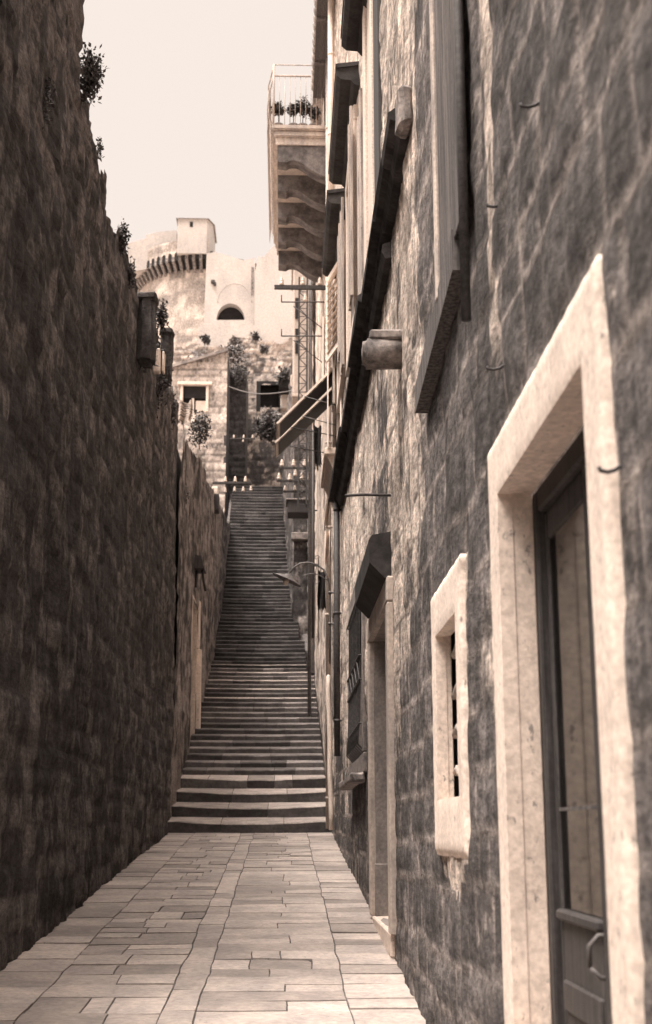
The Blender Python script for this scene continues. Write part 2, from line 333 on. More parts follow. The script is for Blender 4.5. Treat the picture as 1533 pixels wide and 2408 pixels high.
for z in (1.66,): 
    for (p,q,(s0,s1)) in ((y0,mid,SW[0]),(mid,y1,SW[1])): g=MB(); g.box(lx+.002,lx+.014,p+s0,q-s1,z,z+.012,bev=0); g.build('glazing_bar',M['gwood'],dr)
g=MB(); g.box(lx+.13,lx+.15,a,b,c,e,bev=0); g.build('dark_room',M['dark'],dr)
g=MB(); g.tube([(lx-.06,mid+.05,1.2),(lx-.06,mid+.05,1.26),(lx-.03,mid+.05,1.29),(lx,mid+.05,1.29)],.008); g.tube([(lx-.06,mid+.05,1.2),(lx-.03,mid+.05,1.17),(lx,mid+.05,1.17)],.008); g.build('handle',M['lampiron'],dr)
def frame(parent,rect,w,dp,mat,jit=.004,name='stone_frame',lint=None,sill=True,bev=.012):
    a,b,c,e=rect; lint=lint or w; g=MB()
    g.ct=.55; g.box(RX-dp,RX+.02,b,b+w,c,e,bev=bev,jit=jit); g.ct=.45; g.box(RX-dp,RX+.02,a-w,a,c,e,bev=bev,jit=jit)
    g.ct=.6; g.box(RX-dp-.002,RX+.02,a-w,b+w,e+.002,e+lint,bev=bev,jit=jit)
    if sill: g.ct=.5; g.box(RX-dp-.003,RX+.02,a-w,b+w,c-(sill if sill is not True else w),c-.002,bev=bev,jit=jit)
    return g.build(name,mat,parent)
ringframe(dr,(door1[0],door1[1],door1[2],door1[3]),.20,.225,.02,.03,'trim',.005,3)
g=MB(); g.box(RX-.12,RX+.25,a-.22,b+.22,c-.16,c,bev=.02,jit=.006); g.build('doorstep',M['trimd'],dr)
# --- narrow window
a,b,c,e=win1
W=sash(win1,RX+.40,.05)
w=W.build('window',M['dwood'],R); tag(w,label='narrow window deep in a whitewashed stone frame')
ringframe(w,win1,.17,.24,.27,.03,'trim',.009,8)
g=MB()
for k in range(4):
    z=c+.14+k*.21
    pts=[(RX+.075,a+(b-a)*i/14,z+.02*math.sin(i*1.1+k)) for i in range(15)]; g.tube(pts,.024,6)
    for s in (.25,.5,.78): g.tube([(RX+.075,a+(b-a)*s+.045*math.cos(t*.7),z+.045*math.sin(t*.7)) for t in range(9)],.014,5)
for s in (.33,.66): g.tube([(RX+.075,a+(b-a)*s,c),(RX+.075,a+(b-a)*s,e)],.016,6)
g.build('grille',M['oldpaint'],w)
# --- second door with stone hood
a,b,c,e=door2
g=MB(); g.box(RX+.2,RX+.26,a,b,c,e,bev=.01)
for k in range(3):
    yy=a+.1+k*(b-a-.1)/3
    g.box(RX+.185,RX+.21,yy,yy+(b-a)/3-.14,c+.15,c+.9,bev=.01); g.box(RX+.185,RX+.21,yy,yy+(b-a)/3-.14,c+1.05,e-.2,bev=.01)
d2=g.build('door',M['dwood'],R); tag(d2,label='dark door in the shadow of a projecting stone hood')
frame(d2,door2,.2,.045,M['plaster'],sill=False,jit=.004,lint=.2)
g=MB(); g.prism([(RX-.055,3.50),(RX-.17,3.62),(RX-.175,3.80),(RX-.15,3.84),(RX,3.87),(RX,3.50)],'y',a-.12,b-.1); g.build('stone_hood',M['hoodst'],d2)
g=MB(); g.box(RX-.03,RX+.2,a-.02,b+.05,c-.17,c,bev=.012,jit=.004); g.build('doorstep',M['trim'],d2)
g=MB(); g.box(RX-.004,RX+.197,b-.06,b+.002,c,c+.45,bev=.006); g.build('jamb_base',M['reveal'],d2)
# --- caged window
a,b,c,e=gril
g=sash(gril,RX+.17,.06,[(a+b)/2])
w=g.build('window',M['dwood'],R); tag(w,label='wide dark window behind a projecting iron cage')
frame(w,gril,.2,.03,M['trimd'],sill=.2,jit=.01)
g=MB()
for i in range(9):
    y=a+(b-a)*(i+.5)/9; g.tube([(RX+.02,y,e),(RX-.03,y,e-.06),(RX-.05,y,c+.35),(RX-.07,y,c+.1),(RX+.02,y,c)],.010,5)
for z in (e-.1,e-.75,c+.75,c+.3): g.tube([(RX+.01,a,z),(RX-.055,a+.03,z),(RX-.055,b-.03,z),(RX+.01,b,z)],.011,5)
for i in range(5): 
    y=a+(b-a)*i/5; g.tube([(RX-.055,y,c+.75),(RX-.055,y+.5,e-.75)],.008,5)
g.build('grille',M['iron'],w)
g=MB(); g.ct=.8; g.box(RX-.16,RX+.01,a-.12,b+.1,c-.29,c-.2,bev=.02,jit=.02); g.build('sill',M['trimd'],w)
# --- further low window with bars
a,b,c,e=low3
w=sash(low3,RX+.17).build('window',M['dwood'],R)
frame(w,low3,.18,.04,M['trimd'],jit=.008)
g=MB()
for i in range(7): g.tube([(RX+.05,a+(b-a)*(i+.5)/7,c),(RX+.05,a+(b-a)*(i+.5)/7,e)],.011,5)
g.build('grille',M['iron'],w)
# --- upper windows with deep stone hoods
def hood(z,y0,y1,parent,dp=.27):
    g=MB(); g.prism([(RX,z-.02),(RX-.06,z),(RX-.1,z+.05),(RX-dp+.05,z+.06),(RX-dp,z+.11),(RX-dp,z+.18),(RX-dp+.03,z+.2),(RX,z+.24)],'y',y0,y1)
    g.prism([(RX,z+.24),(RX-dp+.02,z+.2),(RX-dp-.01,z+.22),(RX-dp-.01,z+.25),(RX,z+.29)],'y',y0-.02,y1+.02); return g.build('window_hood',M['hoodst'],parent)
for i,(a,b,c,e) in enumerate(up):
    g=sash((a,b,c,e),RX+.12,.07,[(a+b)/2],[(c+e)/2+.3])
    w=g.build('window',M['paint'],R); frame(w,(a,b,c,e),.2,.06,M['paint'],sill=.12,jit=.003); hood(10.08,a-.42,b+.42,w)
    g=MB(); g.box(RX+.145,RX+.15,a,b,c,e,bev=0); g.build('pane',M['glass'],w)
    for s,hy in ((1,b),(-1,a)):                       # folded back leaves
        g=MB(); y0,y1=(hy+.02,hy+.5) if s>0 else (hy-.5,hy-.02)
        g.box(RX-.12,RX-.085,y0,y0+.07,c,e,bev=.004); g.box(RX-.12,RX-.085,y1-.07,y1,c,e,bev=.004)
        for k in range(24): 
            z=c+.05+(e-c-.1)*k/24; g.box(RX-.115,RX-.09,y0+.07,y1-.07,z,z+.055,bev=0)
        g.build('shutter',M['oldpaint'],w)
w=hood(9.6,11.2,12.5,R); 
# --- cornice of blackened tiles (string course) in broken lengths
g=MB(); r=random.Random(3); y=8.05
while y<19.2:
    l=r.uniform(.55,1.1); g.ct=r.random(); j=r.uniform(-.012,.012); zz=6.27+.013*(y-8)+r.uniform(-.012,.012)
    q_=.0 if y<11.0 else (.03 if y<13.0 else (.0 if y<15.5 else .025)); g.prism([(RX,zz-.12),(RX-.07-j-q_*.6,zz-.10),(RX-.085-q_*.6,zz-.02),(RX-.145-j-q_,zz),(RX-.155-q_,zz+.05),(RX-.11-q_,zz+.085),(RX,zz+.12)],'y',y,y+l-.004)
    y+=l
g.build('string_course',M['tile'],R)
g=MB(); g.box(RX-.10,RX,7.85,8.04,6.12,6.42,bev=.03,jit=.02); g.build('broken_stone_end',M['trimd'],R)
# --- lower wooden gutter running along the wall foot of the string course
g=MB(); r=random.Random(8); y=9.6
while y<17.5:
    l=r.uniform(.8,1.3); zz=6.02+.013*(y-8); g.ct=r.random(); g.prism([(RX,zz-.07),(RX-.06,zz-.08),(RX-.09,zz-.02),(RX-.08,zz+.04),(RX,zz+.07)],'y',y,y+l-.012); y+=l
g.build('gutter',M['tile'],R)
# --- stone corbel
g=MB(); bm=bmesh.new(); bmesh.ops.create_cone(bm,segments=20,radius1=.115,radius2=.12,depth=.36,cap_ends=True)
bmesh.ops.bevel(bm,geom=[e_ for e_ in bm.edges if len(e_.link_faces)==2 and e_.calc_face_angle(0)>.8],offset=.03,segments=3,affect='EDGES')
for v in bm.verts:
    q=v.co.copy(); 
    if q.x>.06: q.x=.06+(q.x-.06)*.3
    v.co=Vector((RX-.10-q.z*1.,9.05+q.y*1.1,4.97+q.x*1.0))+.012*mnoise.noise_vector(q*14)
g.bm(bm,True); g.box(RX-.23,RX+.02,8.93,9.2,5.035,5.11,bev=.015,jit=.008); g.build('stone_corbel',M['trimd'],R)
# --- plank shutter closed flat with painted jamb, and the drip board below it
g=MB()
for i in range(5): g.ct=random.random(); g.box(RX-.06,RX-.02,5.42+i*.15,5.565+i*.15,4.25,9.2,bev=.006)
pb=g.build('closed_shutter',M['gwood'],R)
g=MB(); g.box(RX-.075,RX,6.19,6.27,4.2,9.2,bev=.01); g.box(RX-.06,RX,6.29,6.36,4.2,9.2,bev=.01); g.build('shutter_frame',M['oldpaint'],pb)
g=MB(); g.tube([(RX-.05,5.36,3.75),(RX-.05,5.35,5),(RX-.05,5.37,9.2)],.022,8); g.build('downpipe',M['iron'],R)
g=MB(); g.hexa([(RX-.07,5.62,4.10),(RX+.01,5.62,4.10),(RX+.01,7.4,3.98),(RX-.07,7.4,3.98),(RX-.07,5.62,4.30),(RX+.01,5.62,4.30),(RX+.01,7.4,4.14),(RX-.07,7.4,4.14)]); g.build('drip_board',M['gwood'],R)
# --- downpipes and wall strips on the upper storey
for (y,z0,z1,r_,m,dx) in ((20.6,11.2,16,.055,'paint',.09),(22.6,1.6,16,.05,'oldpaint',.07),(19.0,2.6,6.5,.045,'iron',.07)):
    g=MB(); g.tube([(RX-dx,y,z0),(RX-dx,y,(z0+z1)/2),(RX-dx,y,z1)],r_,10)
    z=z0+.5
    while z<z1: g.lathe([(r_,-.02),(r_+.006,-.02),(r_+.006,.02),(r_,.02)],(RX-dx,y,z)); g.box(RX-dx,RX,y-.012,y+.012,z-.012,z+.012,bev=0); z+=1.55
    g.build('downpipe',M[m],R)
g=MB(); g.box(RX-.055,RX+.01,11.15,11.62,6.45,15.6,bev=.01); g.box(RX-.085,RX+.01,11.66,11.9,6.45,15.6,bev=.01); g.box(RX-.06,RX+.01,11.94,12.1,6.45,15.6,bev=.01); g.build('wall_casing',M['paint'],R)
g=MB(); g.box(RX-.03,RX+.01,10.55,11.12,6.45,15.6,bev=.006); g.build('wall_casing',M['dwood'],R)  # dark board stands in for the shadow gap beside the casing
g=MB()
for (y0,y1,dx) in ((12.25,12.42,.05),(12.62,12.85,.07),(12.88,13.1,.045),(13.2,13.42,.06)): g.box(RX-dx,RX+.01,y0,y1,6.5,8.9 if y0<12.6 else 9.3,bev=.008)
for z in (7.0,8.05,8.85): g.box(RX-.04,RX+.01,12.42,12.62,z,z+.1,bev=.008)
g.box(RX-.012,RX+.01,12.42,13.2,6.5,8.8,bev=0); g.build('wall_casing',M['oldpaint'],R)
g=MB(); g.box(RX-.02,RX+.01,12.43,12.61,6.5,8.84,bev=0); g.build('shadow_gap',M['dark'],R)
# --- eave
g=MB(); 
for i in range(160):
    y=4+i*.125; g.ct=random.random(); pass
for i in range(4): g.ct=.2+.2*i; g.box(RX-.33+i*.085,RX-.25+i*.085,4,24,15.98-.01*(i%2),16.03,bev=0)
for i in range(14): g.box(RX-.34,RX+.05,4.2+i*1.42,4.28+i*1.42,15.92,15.97,bev=.006)
g.build('eave',M['gwood'],R)
g=MB()
for i in range(80): g.tube([(RX-.36,4.1+i*.25,16.13),(RX+1.5,4.1+i*.25,16.75)],.09,6)
g.build('roof',M['roof'],R)
# --- iron hooks and rod
for (px,py,X,d) in ((1265,248,RX,.055),(1180,483,RX,.055),(1180,866,RX,.055),(1455,1105,RX,.045)):
    p=onx(px,py,X); g=MB(); g.tube([p+Vector((.03,0,.03)),p+Vector((-.01,0,0)),p+Vector((-d*.6,.004,-.004)),p+Vector((-d,.006,0)),p+Vector((-d-.003,.006,.010))],.006,6); g.build('hook',M['iron'],R)
g=MB(); g.tube([(RX+.03,10.12,4.17),(RX-.2,10.12,4.175),(RX-.36,10.12,4.165)],.012,6); g.build('iron_rod',M['iron'],R)
# --- propped jalousie shutters of the far upper window
a,b,c,e=shw
g=MB(); g.box(RX-.05,RX+.03,b,b+.09,c,e,bev=.006); g.box(RX-.05,RX+.03,a-.09,a,c,e,bev=.006); g.box(RX-.05,RX+.03,a-.09,b+.09,e,e+.1,bev=.006)
g.box(RX+.1,RX+.13,a,a+.06,c,e,bev=0); g.box(RX+.1,RX+.13,b-.06,b,c,e,bev=0); g.box(RX+.1,RX+.13,(a+b)/2-.03,(a+b)/2+.03,c,e,bev=0)
w=g.build('window',M['paint'],R); tag(w,label='upper window with jalousie flaps propped out over the alley')
g=MB(); g.box(RX-.24,RX+.15,a-.2,b+.2,c-.11,c,bev=.015); g.prism([(RX,c-.62),(RX-.05,c-.45),(RX-.16,c-.2),(RX-.2,c-.11),(RX,c-.11)],'y',a-.1,b+.1); g.build('sill',M['trim'],w)
def louvre(O,U,Vv,wd,ht,nsl,fw=.055,th=.03,tilt=.6):
    """framed louvred panel, origin O, unit axes U (width) and Vv (height)"""
    U=Vector(U).normalized(); Vv=Vector(Vv).normalized(); Nn=U.cross(Vv); g=MB()
    def bar(u0,u1,v0,v1,t0=-th/2,t1=th/2):
        P=[O+U*u+Vv*v+Nn*t for t in (t0,t1) for (u,v) in ((u0,v0),(u1,v0),(u1,v1),(u0,v1))]
        g.add(P,[(3,2,1,0),(4,5,6,7),(0,1,5,4),(1,2,6,5),(2,3,7,6),(3,0,4,7)])
    bar(0,fw,0,ht); bar(wd-fw,wd,0,ht); bar(fw,wd-fw,0,fw); bar(fw,wd-fw,ht-fw,ht)
    for k in range(nsl):
        v=fw+(ht-2*fw)*(k+.5)/nsl; h=(ht-2*fw)/nsl*.33
        P=[]
        for t in (-.004,.004):
            for (u,s) in ((fw,-1),(wd-fw,-1),(wd-fw,1),(fw,1)):
                P.append(O+U*u+Vv*(v+s*h*math.cos(tilt))+Nn*(s*h*1.3*math.sin(tilt)+t))
        g.add(P,[(3,2,1,0),(4,5,6,7),(0,1,5,4),(1,2,6,5),(2,3,7,6),(3,0,4,7)])
    return g
zt=10.0; zb=8.62
A=Vector((RX-.02,18.45,zb)); B=Vector((RX-.20,19.3,zb))
g=louvre(B,A-B,(0,0,1),(A-B).length,zt-zb,10,tilt=-.7,fw=.075)
ud=(A-B).normalized()
for u0 in (0,(A-B).length-.075):
    P_=[B+ud*(u0+du)+Vector((0,dy,0))+Vector((0,0,zz-zb)) for zz in (c,zb) for (du,dy) in ((0,-.015),(.075,-.015),(.075,.015),(0,.015))]; g.hexa(P_)
g.build('shutter',M['white'],w)
A2=Vector((RX-.03,21.4,zb)); B2=Vector((RX-.22,20.85,zb)); g=louvre(B2,A2-B2,(0,0,1),(A2-B2).length,zt-zb,10,tilt=-.7); g.build('shutter',M['paint'],w)
for i,(ya,yb,ext) in enumerate(((19.3,20.1,.93),(20.3,21.15,.96))):
    O=Vector((RX-.04,ya,zb-.02)); dr_=Vector((-ext,0,-1.0+.02)); g=louvre(O,(0,1,0),dr_,yb-ya,dr_.length,9,tilt=.15)
    fl=g.build('jalousie_flap',M['white'],w); 
    q=O+dr_*.55; g=MB(); g.tube([q,Vector((RX-.02,ya,q.z-.15))],.008,5); g.build('prop_rod',M['lampiron'],fl)
    q=O+dr_*.8+Vector((0,yb-ya,0)); g=MB(); g.tube([q,Vector((RX-.02,yb,q.z-.15))],.008,5); g.build('prop_rod',M['lampiron'],fl)
    g=MB(); nn=dr_.cross(Vector((0,1,0))).normalized()*.028
    if nn.z>0: nn=-nn
    P=[O+dr_*.03+Vector((0,.03,0))+nn,O+dr_*.03+Vector((0,yb-ya-.03,0))+nn,O+dr_*.97+Vector((0,yb-ya-.03,0))+nn,O+dr_*.97+Vector((0,.03,0))+nn]
    g.add(P,[(0,1,2,3)]); g.build('underside_shade_sheet',M['dwood'],fl)  # dark sheet paints the shade on the underside of the flap
# ================================================================== LEFT WALLS
def pale_left(U,V): return .28+.22*fbm(U*1.6,V*.5,12,3)+.12*(1-sstep(V,0,3))+.1*sstep(V,6,9)
Lw=thing('boundary_wall','high dark masonry wall filling the left side of the alley','wall',(LX-.2,10,ground(10)))
def topl(u): return 8.5+.12*np.sin(u*1.7)+.1*np.sin(u*4.3+1)+.06*np.sin(u*9.1)+.05*(u-11)*(u>17)+np.where(u<8.0,-4.2,np.where(u<11.5,1.3,0))  # unseen near stretch lowered to let sun onto the right wall
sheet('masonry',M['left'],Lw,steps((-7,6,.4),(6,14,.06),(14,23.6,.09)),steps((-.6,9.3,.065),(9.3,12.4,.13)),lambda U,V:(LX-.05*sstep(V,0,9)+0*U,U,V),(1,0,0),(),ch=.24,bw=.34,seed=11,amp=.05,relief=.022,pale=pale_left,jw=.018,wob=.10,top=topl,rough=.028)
g=MB(); r=random.Random(2); y=-7
while y<23.4:
    l=r.uniform(.3,.6); g.ct=r.random(); zt_=float(topl(np.array([y+l/2]))[0]) ; g.box(LX-.5,LX-.09,y,y+l-.01,zt_-.5,zt_-r.uniform(0,.08),bev=.04,jit=.03); y+=l
g.box(LX-.55,LX-.15,-7,7.9,-.5,3.9,bev=0); g.box(LX-.55,LX-.15,8.1,11.3,-.5,9.4,bev=0); g.box(LX-.55,LX-.15,11.3,23.5,-.5,8.1,bev=0); g.box(LX-.55,LX-.055,23.36,23.5,-.5,8.7,bev=0)
g.build('wall_core',M['left'],Lw)
def pale_left2(U,V): return .36+.35*fbm(U*1.2,V*.4,15,3)
L2=thing('terrace_wall','grey stone wall with a doorway climbing beside the stairs on the left','wall',(LX-.2,34,6))
dl=(27.9,29.3,2.2+.8,6.35)
def topl2(u): return np.where(u<24.5,9.0,9.0+.16*(u-24.5))+.05*np.sin(u*.9)
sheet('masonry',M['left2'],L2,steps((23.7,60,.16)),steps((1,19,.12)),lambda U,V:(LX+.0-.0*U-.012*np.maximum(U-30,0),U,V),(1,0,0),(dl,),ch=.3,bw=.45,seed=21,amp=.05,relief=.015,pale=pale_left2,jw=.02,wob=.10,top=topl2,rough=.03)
g=MB(); a,b,c,e=dl; g.box(LX-.3,LX,b,b+.14,c-.1,e+.1,bev=.01); g.box(LX-.3,LX,a-.12,a,c-.1,e+.1,bev=.01); g.box(LX-.3,LX,a,b,e,e+.1,bev=.01); g.build('doorway',M['trim'],L2)
g=MB(); g.box(LX-.32,LX-.29,a-.1,b+.1,c-.1,e+.1,bev=0); g.build('door',M['dwood'],L2)
g=MB(); g.ct=.9; g.box(LX-.02,LX+.10,b+.14,b+.4,c-.6,5.5,bev=.02,jit=.01); g.box(LX-.02,LX+.05,b+.1,b+.35,5.5,6.6,bev=.02,jit=.01); g.build('pilaster_strip',M['trim'],L2)
g=MB(); g.box(LX-.5,LX-.1,23.6,36,0,8.6,bev=0); g.box(LX-.9,LX-.5,36,60,0,10.5,bev=0); g.build('wall_core',M['left2'],L2)
# hanging box lamp over left doorway
p=ony(463,1330,28.6); t=thing('door_canopy','small dark wooden canopy box on the left wall above the doorway','canopy',(LX,28.6,p.z))
g=MB(); g.prism([(LX-.02,p.z-.12),(LX-.02,p.z+.17),(LX+.12,p.z+.14),(LX+.20,p.z-.12)],'y',28.2,28.9); g.build('hood',M['dwood'],t)
g=MB(); g.tube([(LX+.14,28.5,p.z-.1),(LX+.17,28.5,p.z-.35),(LX+.22,28.5,p.z-.58)],.03,6); g.tube([(LX+.02,28.5,p.z-.1),(LX+.0,28.5,p.z-.5)],.03,6); g.build('strut',M['dwood'],t)
p=ony(508,1180,36.5); t=thing('wall_bracket','dark box bracket with pale cap high on the left wall beside the insulators','bracket',(p.x-.1,36.5,p.z))
g=MB(); g.box(p.x-.2,p.x+.09,36.3,36.8,p.z-.28,p.z+.2,bev=.02); g.build('box',M['dwood'],t); g=MB(); g.box(p.x-.12,p.x+.05,36.35,36.7,p.z+.2,p.z+.42,bev=.02); g.build('cap',M['trim'],t)
for (px0,px1,py0,py1,Y,lab,m) in ((322,366,690,800,16.6,'dark square stone pier on top of the left wall, nearest of the two','left2'),(375,405,772,862,19.6,'rounded dark stone pier on the left wall behind the square one','left')):
    a_=ony(px0,py1,Y); b_=ony(px1,py0,Y); t=thing('wall_pier',lab,'pier',((a_.x+b_.x)/2,Y,a_.z))
    g=MB(); g.box(a_.x,b_.x,Y,Y+.3,a_.z-.3,b_.z,bev=.05,jit=.03,seg=2); g.build('shaft',M[m],t)
    g=MB(); g.box(a_.x-.02,b_.x+.02,Y-.02,Y+.32,b_.z-.08,b_.z+.03,bev=.03,jit=.02); g.build('cap',M[m],t)
for (px0,px1,py0,py1,Y,lab) in ((360,377,818,850,18.4,'small whitewashed block sitting on the left wall below the piers'),(381,387,826,850,18.6,'thin white stone beside the whitewashed block on the left wall')):
    a_=ony(px0,py1,Y); b_=ony(px1,py0,Y); g=MB(); g.box(a_.x,b_.x,Y,Y+.15,a_.z-.15,b_.z,bev=.012,jit=.006); o=g.build('stone_block',M['trim']); tag(o,lab,'stone block')
# ================================================================== FLOOR
g=MB(); g.box(-14,14,-9,23.4,-.9,-.5,bev=0)
gm=MB(); gm.add([(-3,-8,ground(-8)-.012),(2,-8,ground(-8)-.012),(2,23.4,ground(23.4)-.012),(-3,23.4,ground(23.4)-.012)],[(0,1,2,3)]); tag(gm.build('ground',M['joint']),kind='structure')
P=MB(); r=random.Random(21)
def wob(x,y): return x+.022*mnoise.noise((x*3,y*.8,1))+.012*mnoise.noise((x,y*3.1,7))
def slab(x0,x1,y0,y1,gap=.0055):
    P.ct=min(1,max(0,r.gauss(.5,.27)))
    dz=r.uniform(-.004,.004); tx=r.uniform(-.006,.006); ty=r.uniform(-.006,.006); nx=4;ny=3; top=[];vs=[]
    ju=[r.uniform(-.012,.012) for _ in range(4)]
    for j in range(ny+1):
        for i in range(nx+1):
            u=i/nx;v=j/ny; yy=y0+gap+(y1-y0-2*gap)*v+(ju[0]*(1-u)+ju[1]*u if j in(0,) else 0)*.6+(ju[2]*(1-u)+ju[3]*u if j==ny else 0)*.6
            xa=wob(x0,yy)+gap; xb=wob(x1,yy)-gap; xx=xa+(xb-xa)*u
            ed=.004 if (i in(0,nx) or j in (0,ny)) else 0
            z=ground(yy)+dz+tx*(u-.5)+ty*(v-.5)-ed+.003*mnoise.noise((xx*4,yy*4,3)); vs.append((xx+.002*mnoise.noise((xx*15,yy*15,0)),yy+.004*mnoise.noise((xx*11,yy*11,5)),z))
    W=nx+1; fs=[[j*W+i,j*W+i+1,(j+1)*W+i+1,(j+1)*W+i] for j in range(ny) for i in range(nx)]
    ring=[i for i in range(W)]+[j*W+nx for j in range(1,ny+1)]+[ny*W+i for i in range(nx-1,-1,-1)]+[j*W for j in range(ny-1,0,-1)]
    n=len(vs); vs+=[(vs[i][0],vs[i][1],vs[i][2]-.03) for i in ring]
    fs+=[[ring[k],n+k,n+(k+1)%len(ring),ring[(k+1)%len(ring)]] for k in range(len(ring))]
    P.add(vs,fs,False)
for (x0,x1,lo,hi,sp) in ((-2.02,-1.52,.3,.65,0),(-1.52,-.71,.24,.5,1),(-.71,-.50,.3,.75,0),(-.50,.41,.24,.5,1),(.41,.90,.18,.5,0)):
    y=-7.5
    while y<23.28:
        d=r.uniform(lo,hi); 
        if y+d>23.1: d=23.3-y
        if sp:
            n=r.choice((1,2,2,3)) if d>.28 else r.choice((1,2))
            cs=sorted([x0]+[x0+(x1-x0)*(k/n+r.uniform(-.14,.14)) for k in range(1,n)]+[x1])
            for k in range(n):
                if r.random()<.18 and d>.38: h=d*r.uniform(.4,.6); slab(cs[k],cs[k+1],y,y+h); slab(cs[k],cs[k+1],y+h,y+d)
                else: slab(cs[k],cs[k+1],y,y+d)
        else: slab(x0,x1,y,y+d)
        y+=d
tag(P.build('paving',M['pave']),kind='structure')
# ================================================================== STAIRS
prof=[(23.3,1.64),(26.1,2.62),(38,6.3),(46,9.7),(56,16.2)]
def zst(y):
    for (a,za),(b,zb_) in zip(prof,prof[1:]):
        if y<=b: return za+(zb_-za)*(y-a)/(b-a)
    return prof[-1][1]
st=thing('stairway',None,None,(0,23.3,1.6))
st['kind']='structure'
ys=[23.32,24.02,24.70,25.38,26.1]; 
for (a,b,n) in ((26.1,38,22),(38,46,19),(46,56,32)): ys+=[a+(b-a)*(k+1)/n for k in range(n)]
r=random.Random(31); nst=0; allz=[1.54+.27*i for i in range(5)]+[zst(y) for y in ys[5:]]
def xr(y): return .84 if y<25 else (.80 if y<36 else (.62 if y<40 else .45))
for k in range(len(ys)-1):
    y0,y1=ys[k],ys[k+1]; zb0=allz[k]; big=k<4
    total=allz[k+1]-allz[k]; pit=(.085 if big else .34*total); z0=zb0+(total-pit) ; z1=allz[k+1]
    if big: z1=allz[k+1]; z0=z1-.08
    sag=(.05 if big else .02); g=MB(); xl=-2.0-(.012*max(y0-30,0)); xR=xr(y0)
    # blocks of one step
    n=r.choice((3,4,5)); cs=[xl]+sorted(xl+(xR-xl)*(j/n+r.uniform(-.08,.08)) for j in range(1,n))+[xR]
    for j in range(n):
        g.ct=min(1,max(0,r.gauss(.5,.28))); m=6; vs=[]; dy=r.uniform(-.012,.012)
        for i in range(m+1):
            x=cs[j]+.004+(cs[j+1]-cs[j]-.008)*i/m; t=(x-xl)/(xR-xl); s=sag*math.sin(math.pi*t)**1.3
            nz=.010*mnoise.noise((x*3,y0*5,k))+.006*mnoise.noise((x*11,y0*5,k)); ny_=.02*mnoise.noise((x*2.3,k*3.3,1))+.008*mnoise.noise((x*13,k*3.3,4))
            yf=y0+dy+ny_-(.05*math.sin(math.pi*t) if big else 0)
            vs+=[(x,yf+.01,zb0-.25),(x,yf,z0-s+nz-.02),(x,yf+.018,z0-s+nz),(x,(y0+y1)/2,(z0+z1)/2-s*.6+nz*.6),(x,y1+.06,z1+.0)]
        fs=[[i*5+q,(i+1)*5+q,(i+1)*5+q+1,i*5+q+1] for i in range(m) for q in range(4)]
        g.add(vs,fs,False)
    u_,v_=y1*math.cos(TH)+(z1-EYE)*math.sin(TH),-y1*math.sin(TH)+(z1-EYE)*math.cos(TH); py_=1203.5-F*v_/u_; lit=1545<py_<1650 and (k%2==0)  # lit picks treads whose light is painted into the tone
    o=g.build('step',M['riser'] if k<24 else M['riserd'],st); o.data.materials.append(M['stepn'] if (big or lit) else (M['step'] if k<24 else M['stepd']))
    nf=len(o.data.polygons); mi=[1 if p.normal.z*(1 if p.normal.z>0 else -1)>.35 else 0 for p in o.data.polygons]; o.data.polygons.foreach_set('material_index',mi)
    nst+=1
g=MB(); g.add([(-2.4,y,zst(y)-.35) for y in (23.4,26,38,46,56)]+[(1.5,y,zst(y)-.35) for y in (23.4,26,38,46,56)],[(i,i+5,i+6,i+1) for i in range(4)]); g.build('stair_core',M['joint'],st)
# ================================================================== HOUSES BEYOND ON THE RIGHT
H2=thing('narrow_house','pale stone house with a corbelled balcony beyond the tall right house','house',(RX,30,3))
sheet('wall',M['house2'],H2,steps((23.5,35.5,.14)),steps((1,18.6,.13)),lambda U,V:(np.full_like(U,RX+.0),U,V),(-1,0,0),((31.5,32.8,6,8.2),(26.2,27.6,16,18.2),(26.5,27.6,7.5,9.2)),ch=.32,bw=.5,seed=41,amp=.03,relief=.02,pale=lambda U,V:.55+.3*sstep(V,4,9)+0*U,jw=.02)
g=MB(); 
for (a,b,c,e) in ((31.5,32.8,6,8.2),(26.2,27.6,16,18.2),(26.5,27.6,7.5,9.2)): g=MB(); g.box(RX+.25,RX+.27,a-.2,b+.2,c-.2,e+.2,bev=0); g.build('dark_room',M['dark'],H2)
g=MB(); g.box(RX+.05,RX+6,23.6,35.5,18.2,18.6,bev=0); g.box(RX-.25,RX+.3,23.5,35.5,18.6,18.75,bev=.02); g.box(RX-.002,RX+6,35.3,35.5,1,18.6,bev=0); g.build('roof',M['roof'],H2)
bal=MB(); by0,by1,bz=24.05,29.5,15.42; bx0=-.33
bal.box(bx0,RX,by0,by1,bz-.12,bz,bev=.03,seg=2); bal.box(bx0+.04,RX,by0+.04,by1-.04,bz-.26,bz-.12,bev=.03,seg=2); bal.box(bx0+.08,RX,by0+.08,by1-.08,bz-.42,bz-.26,bev=.01)
B_=bal.build('balcony',M['plaster'],H2); tag(B_,label='stone balcony on scrolled corbels jutting over the stairs')
cpts=[(RX,bz-.42),(bx0+.12,bz-.42),(bx0+.12,bz-.78),(bx0+.30,bz-.80)]
for i in range(13):
    t=i/12; cpts.append((bx0+.36+(RX-bx0-.36)*t, bz-.76-.34*(t*t*(3-2*t))+.035*math.sin(math.pi*min(1,t*2))))
cpts+=[(RX,bz-1.5),(RX,bz-.42)]; cpts=cpts[:-1]
for k in range(5):
    y=by0+.1+k*(by1-by0-.45)/4
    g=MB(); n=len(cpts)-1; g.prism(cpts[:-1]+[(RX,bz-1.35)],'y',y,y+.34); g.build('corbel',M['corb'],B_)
g=MB(); g.tube([(bx0+.03,by0+.03,bz+1.35),(RX,by0+.03,bz+1.35)],.012,6); g.tube([(bx0+.03,by0+.03,bz+1.1),(RX,by0+.03,bz+1.1)],.02,6)
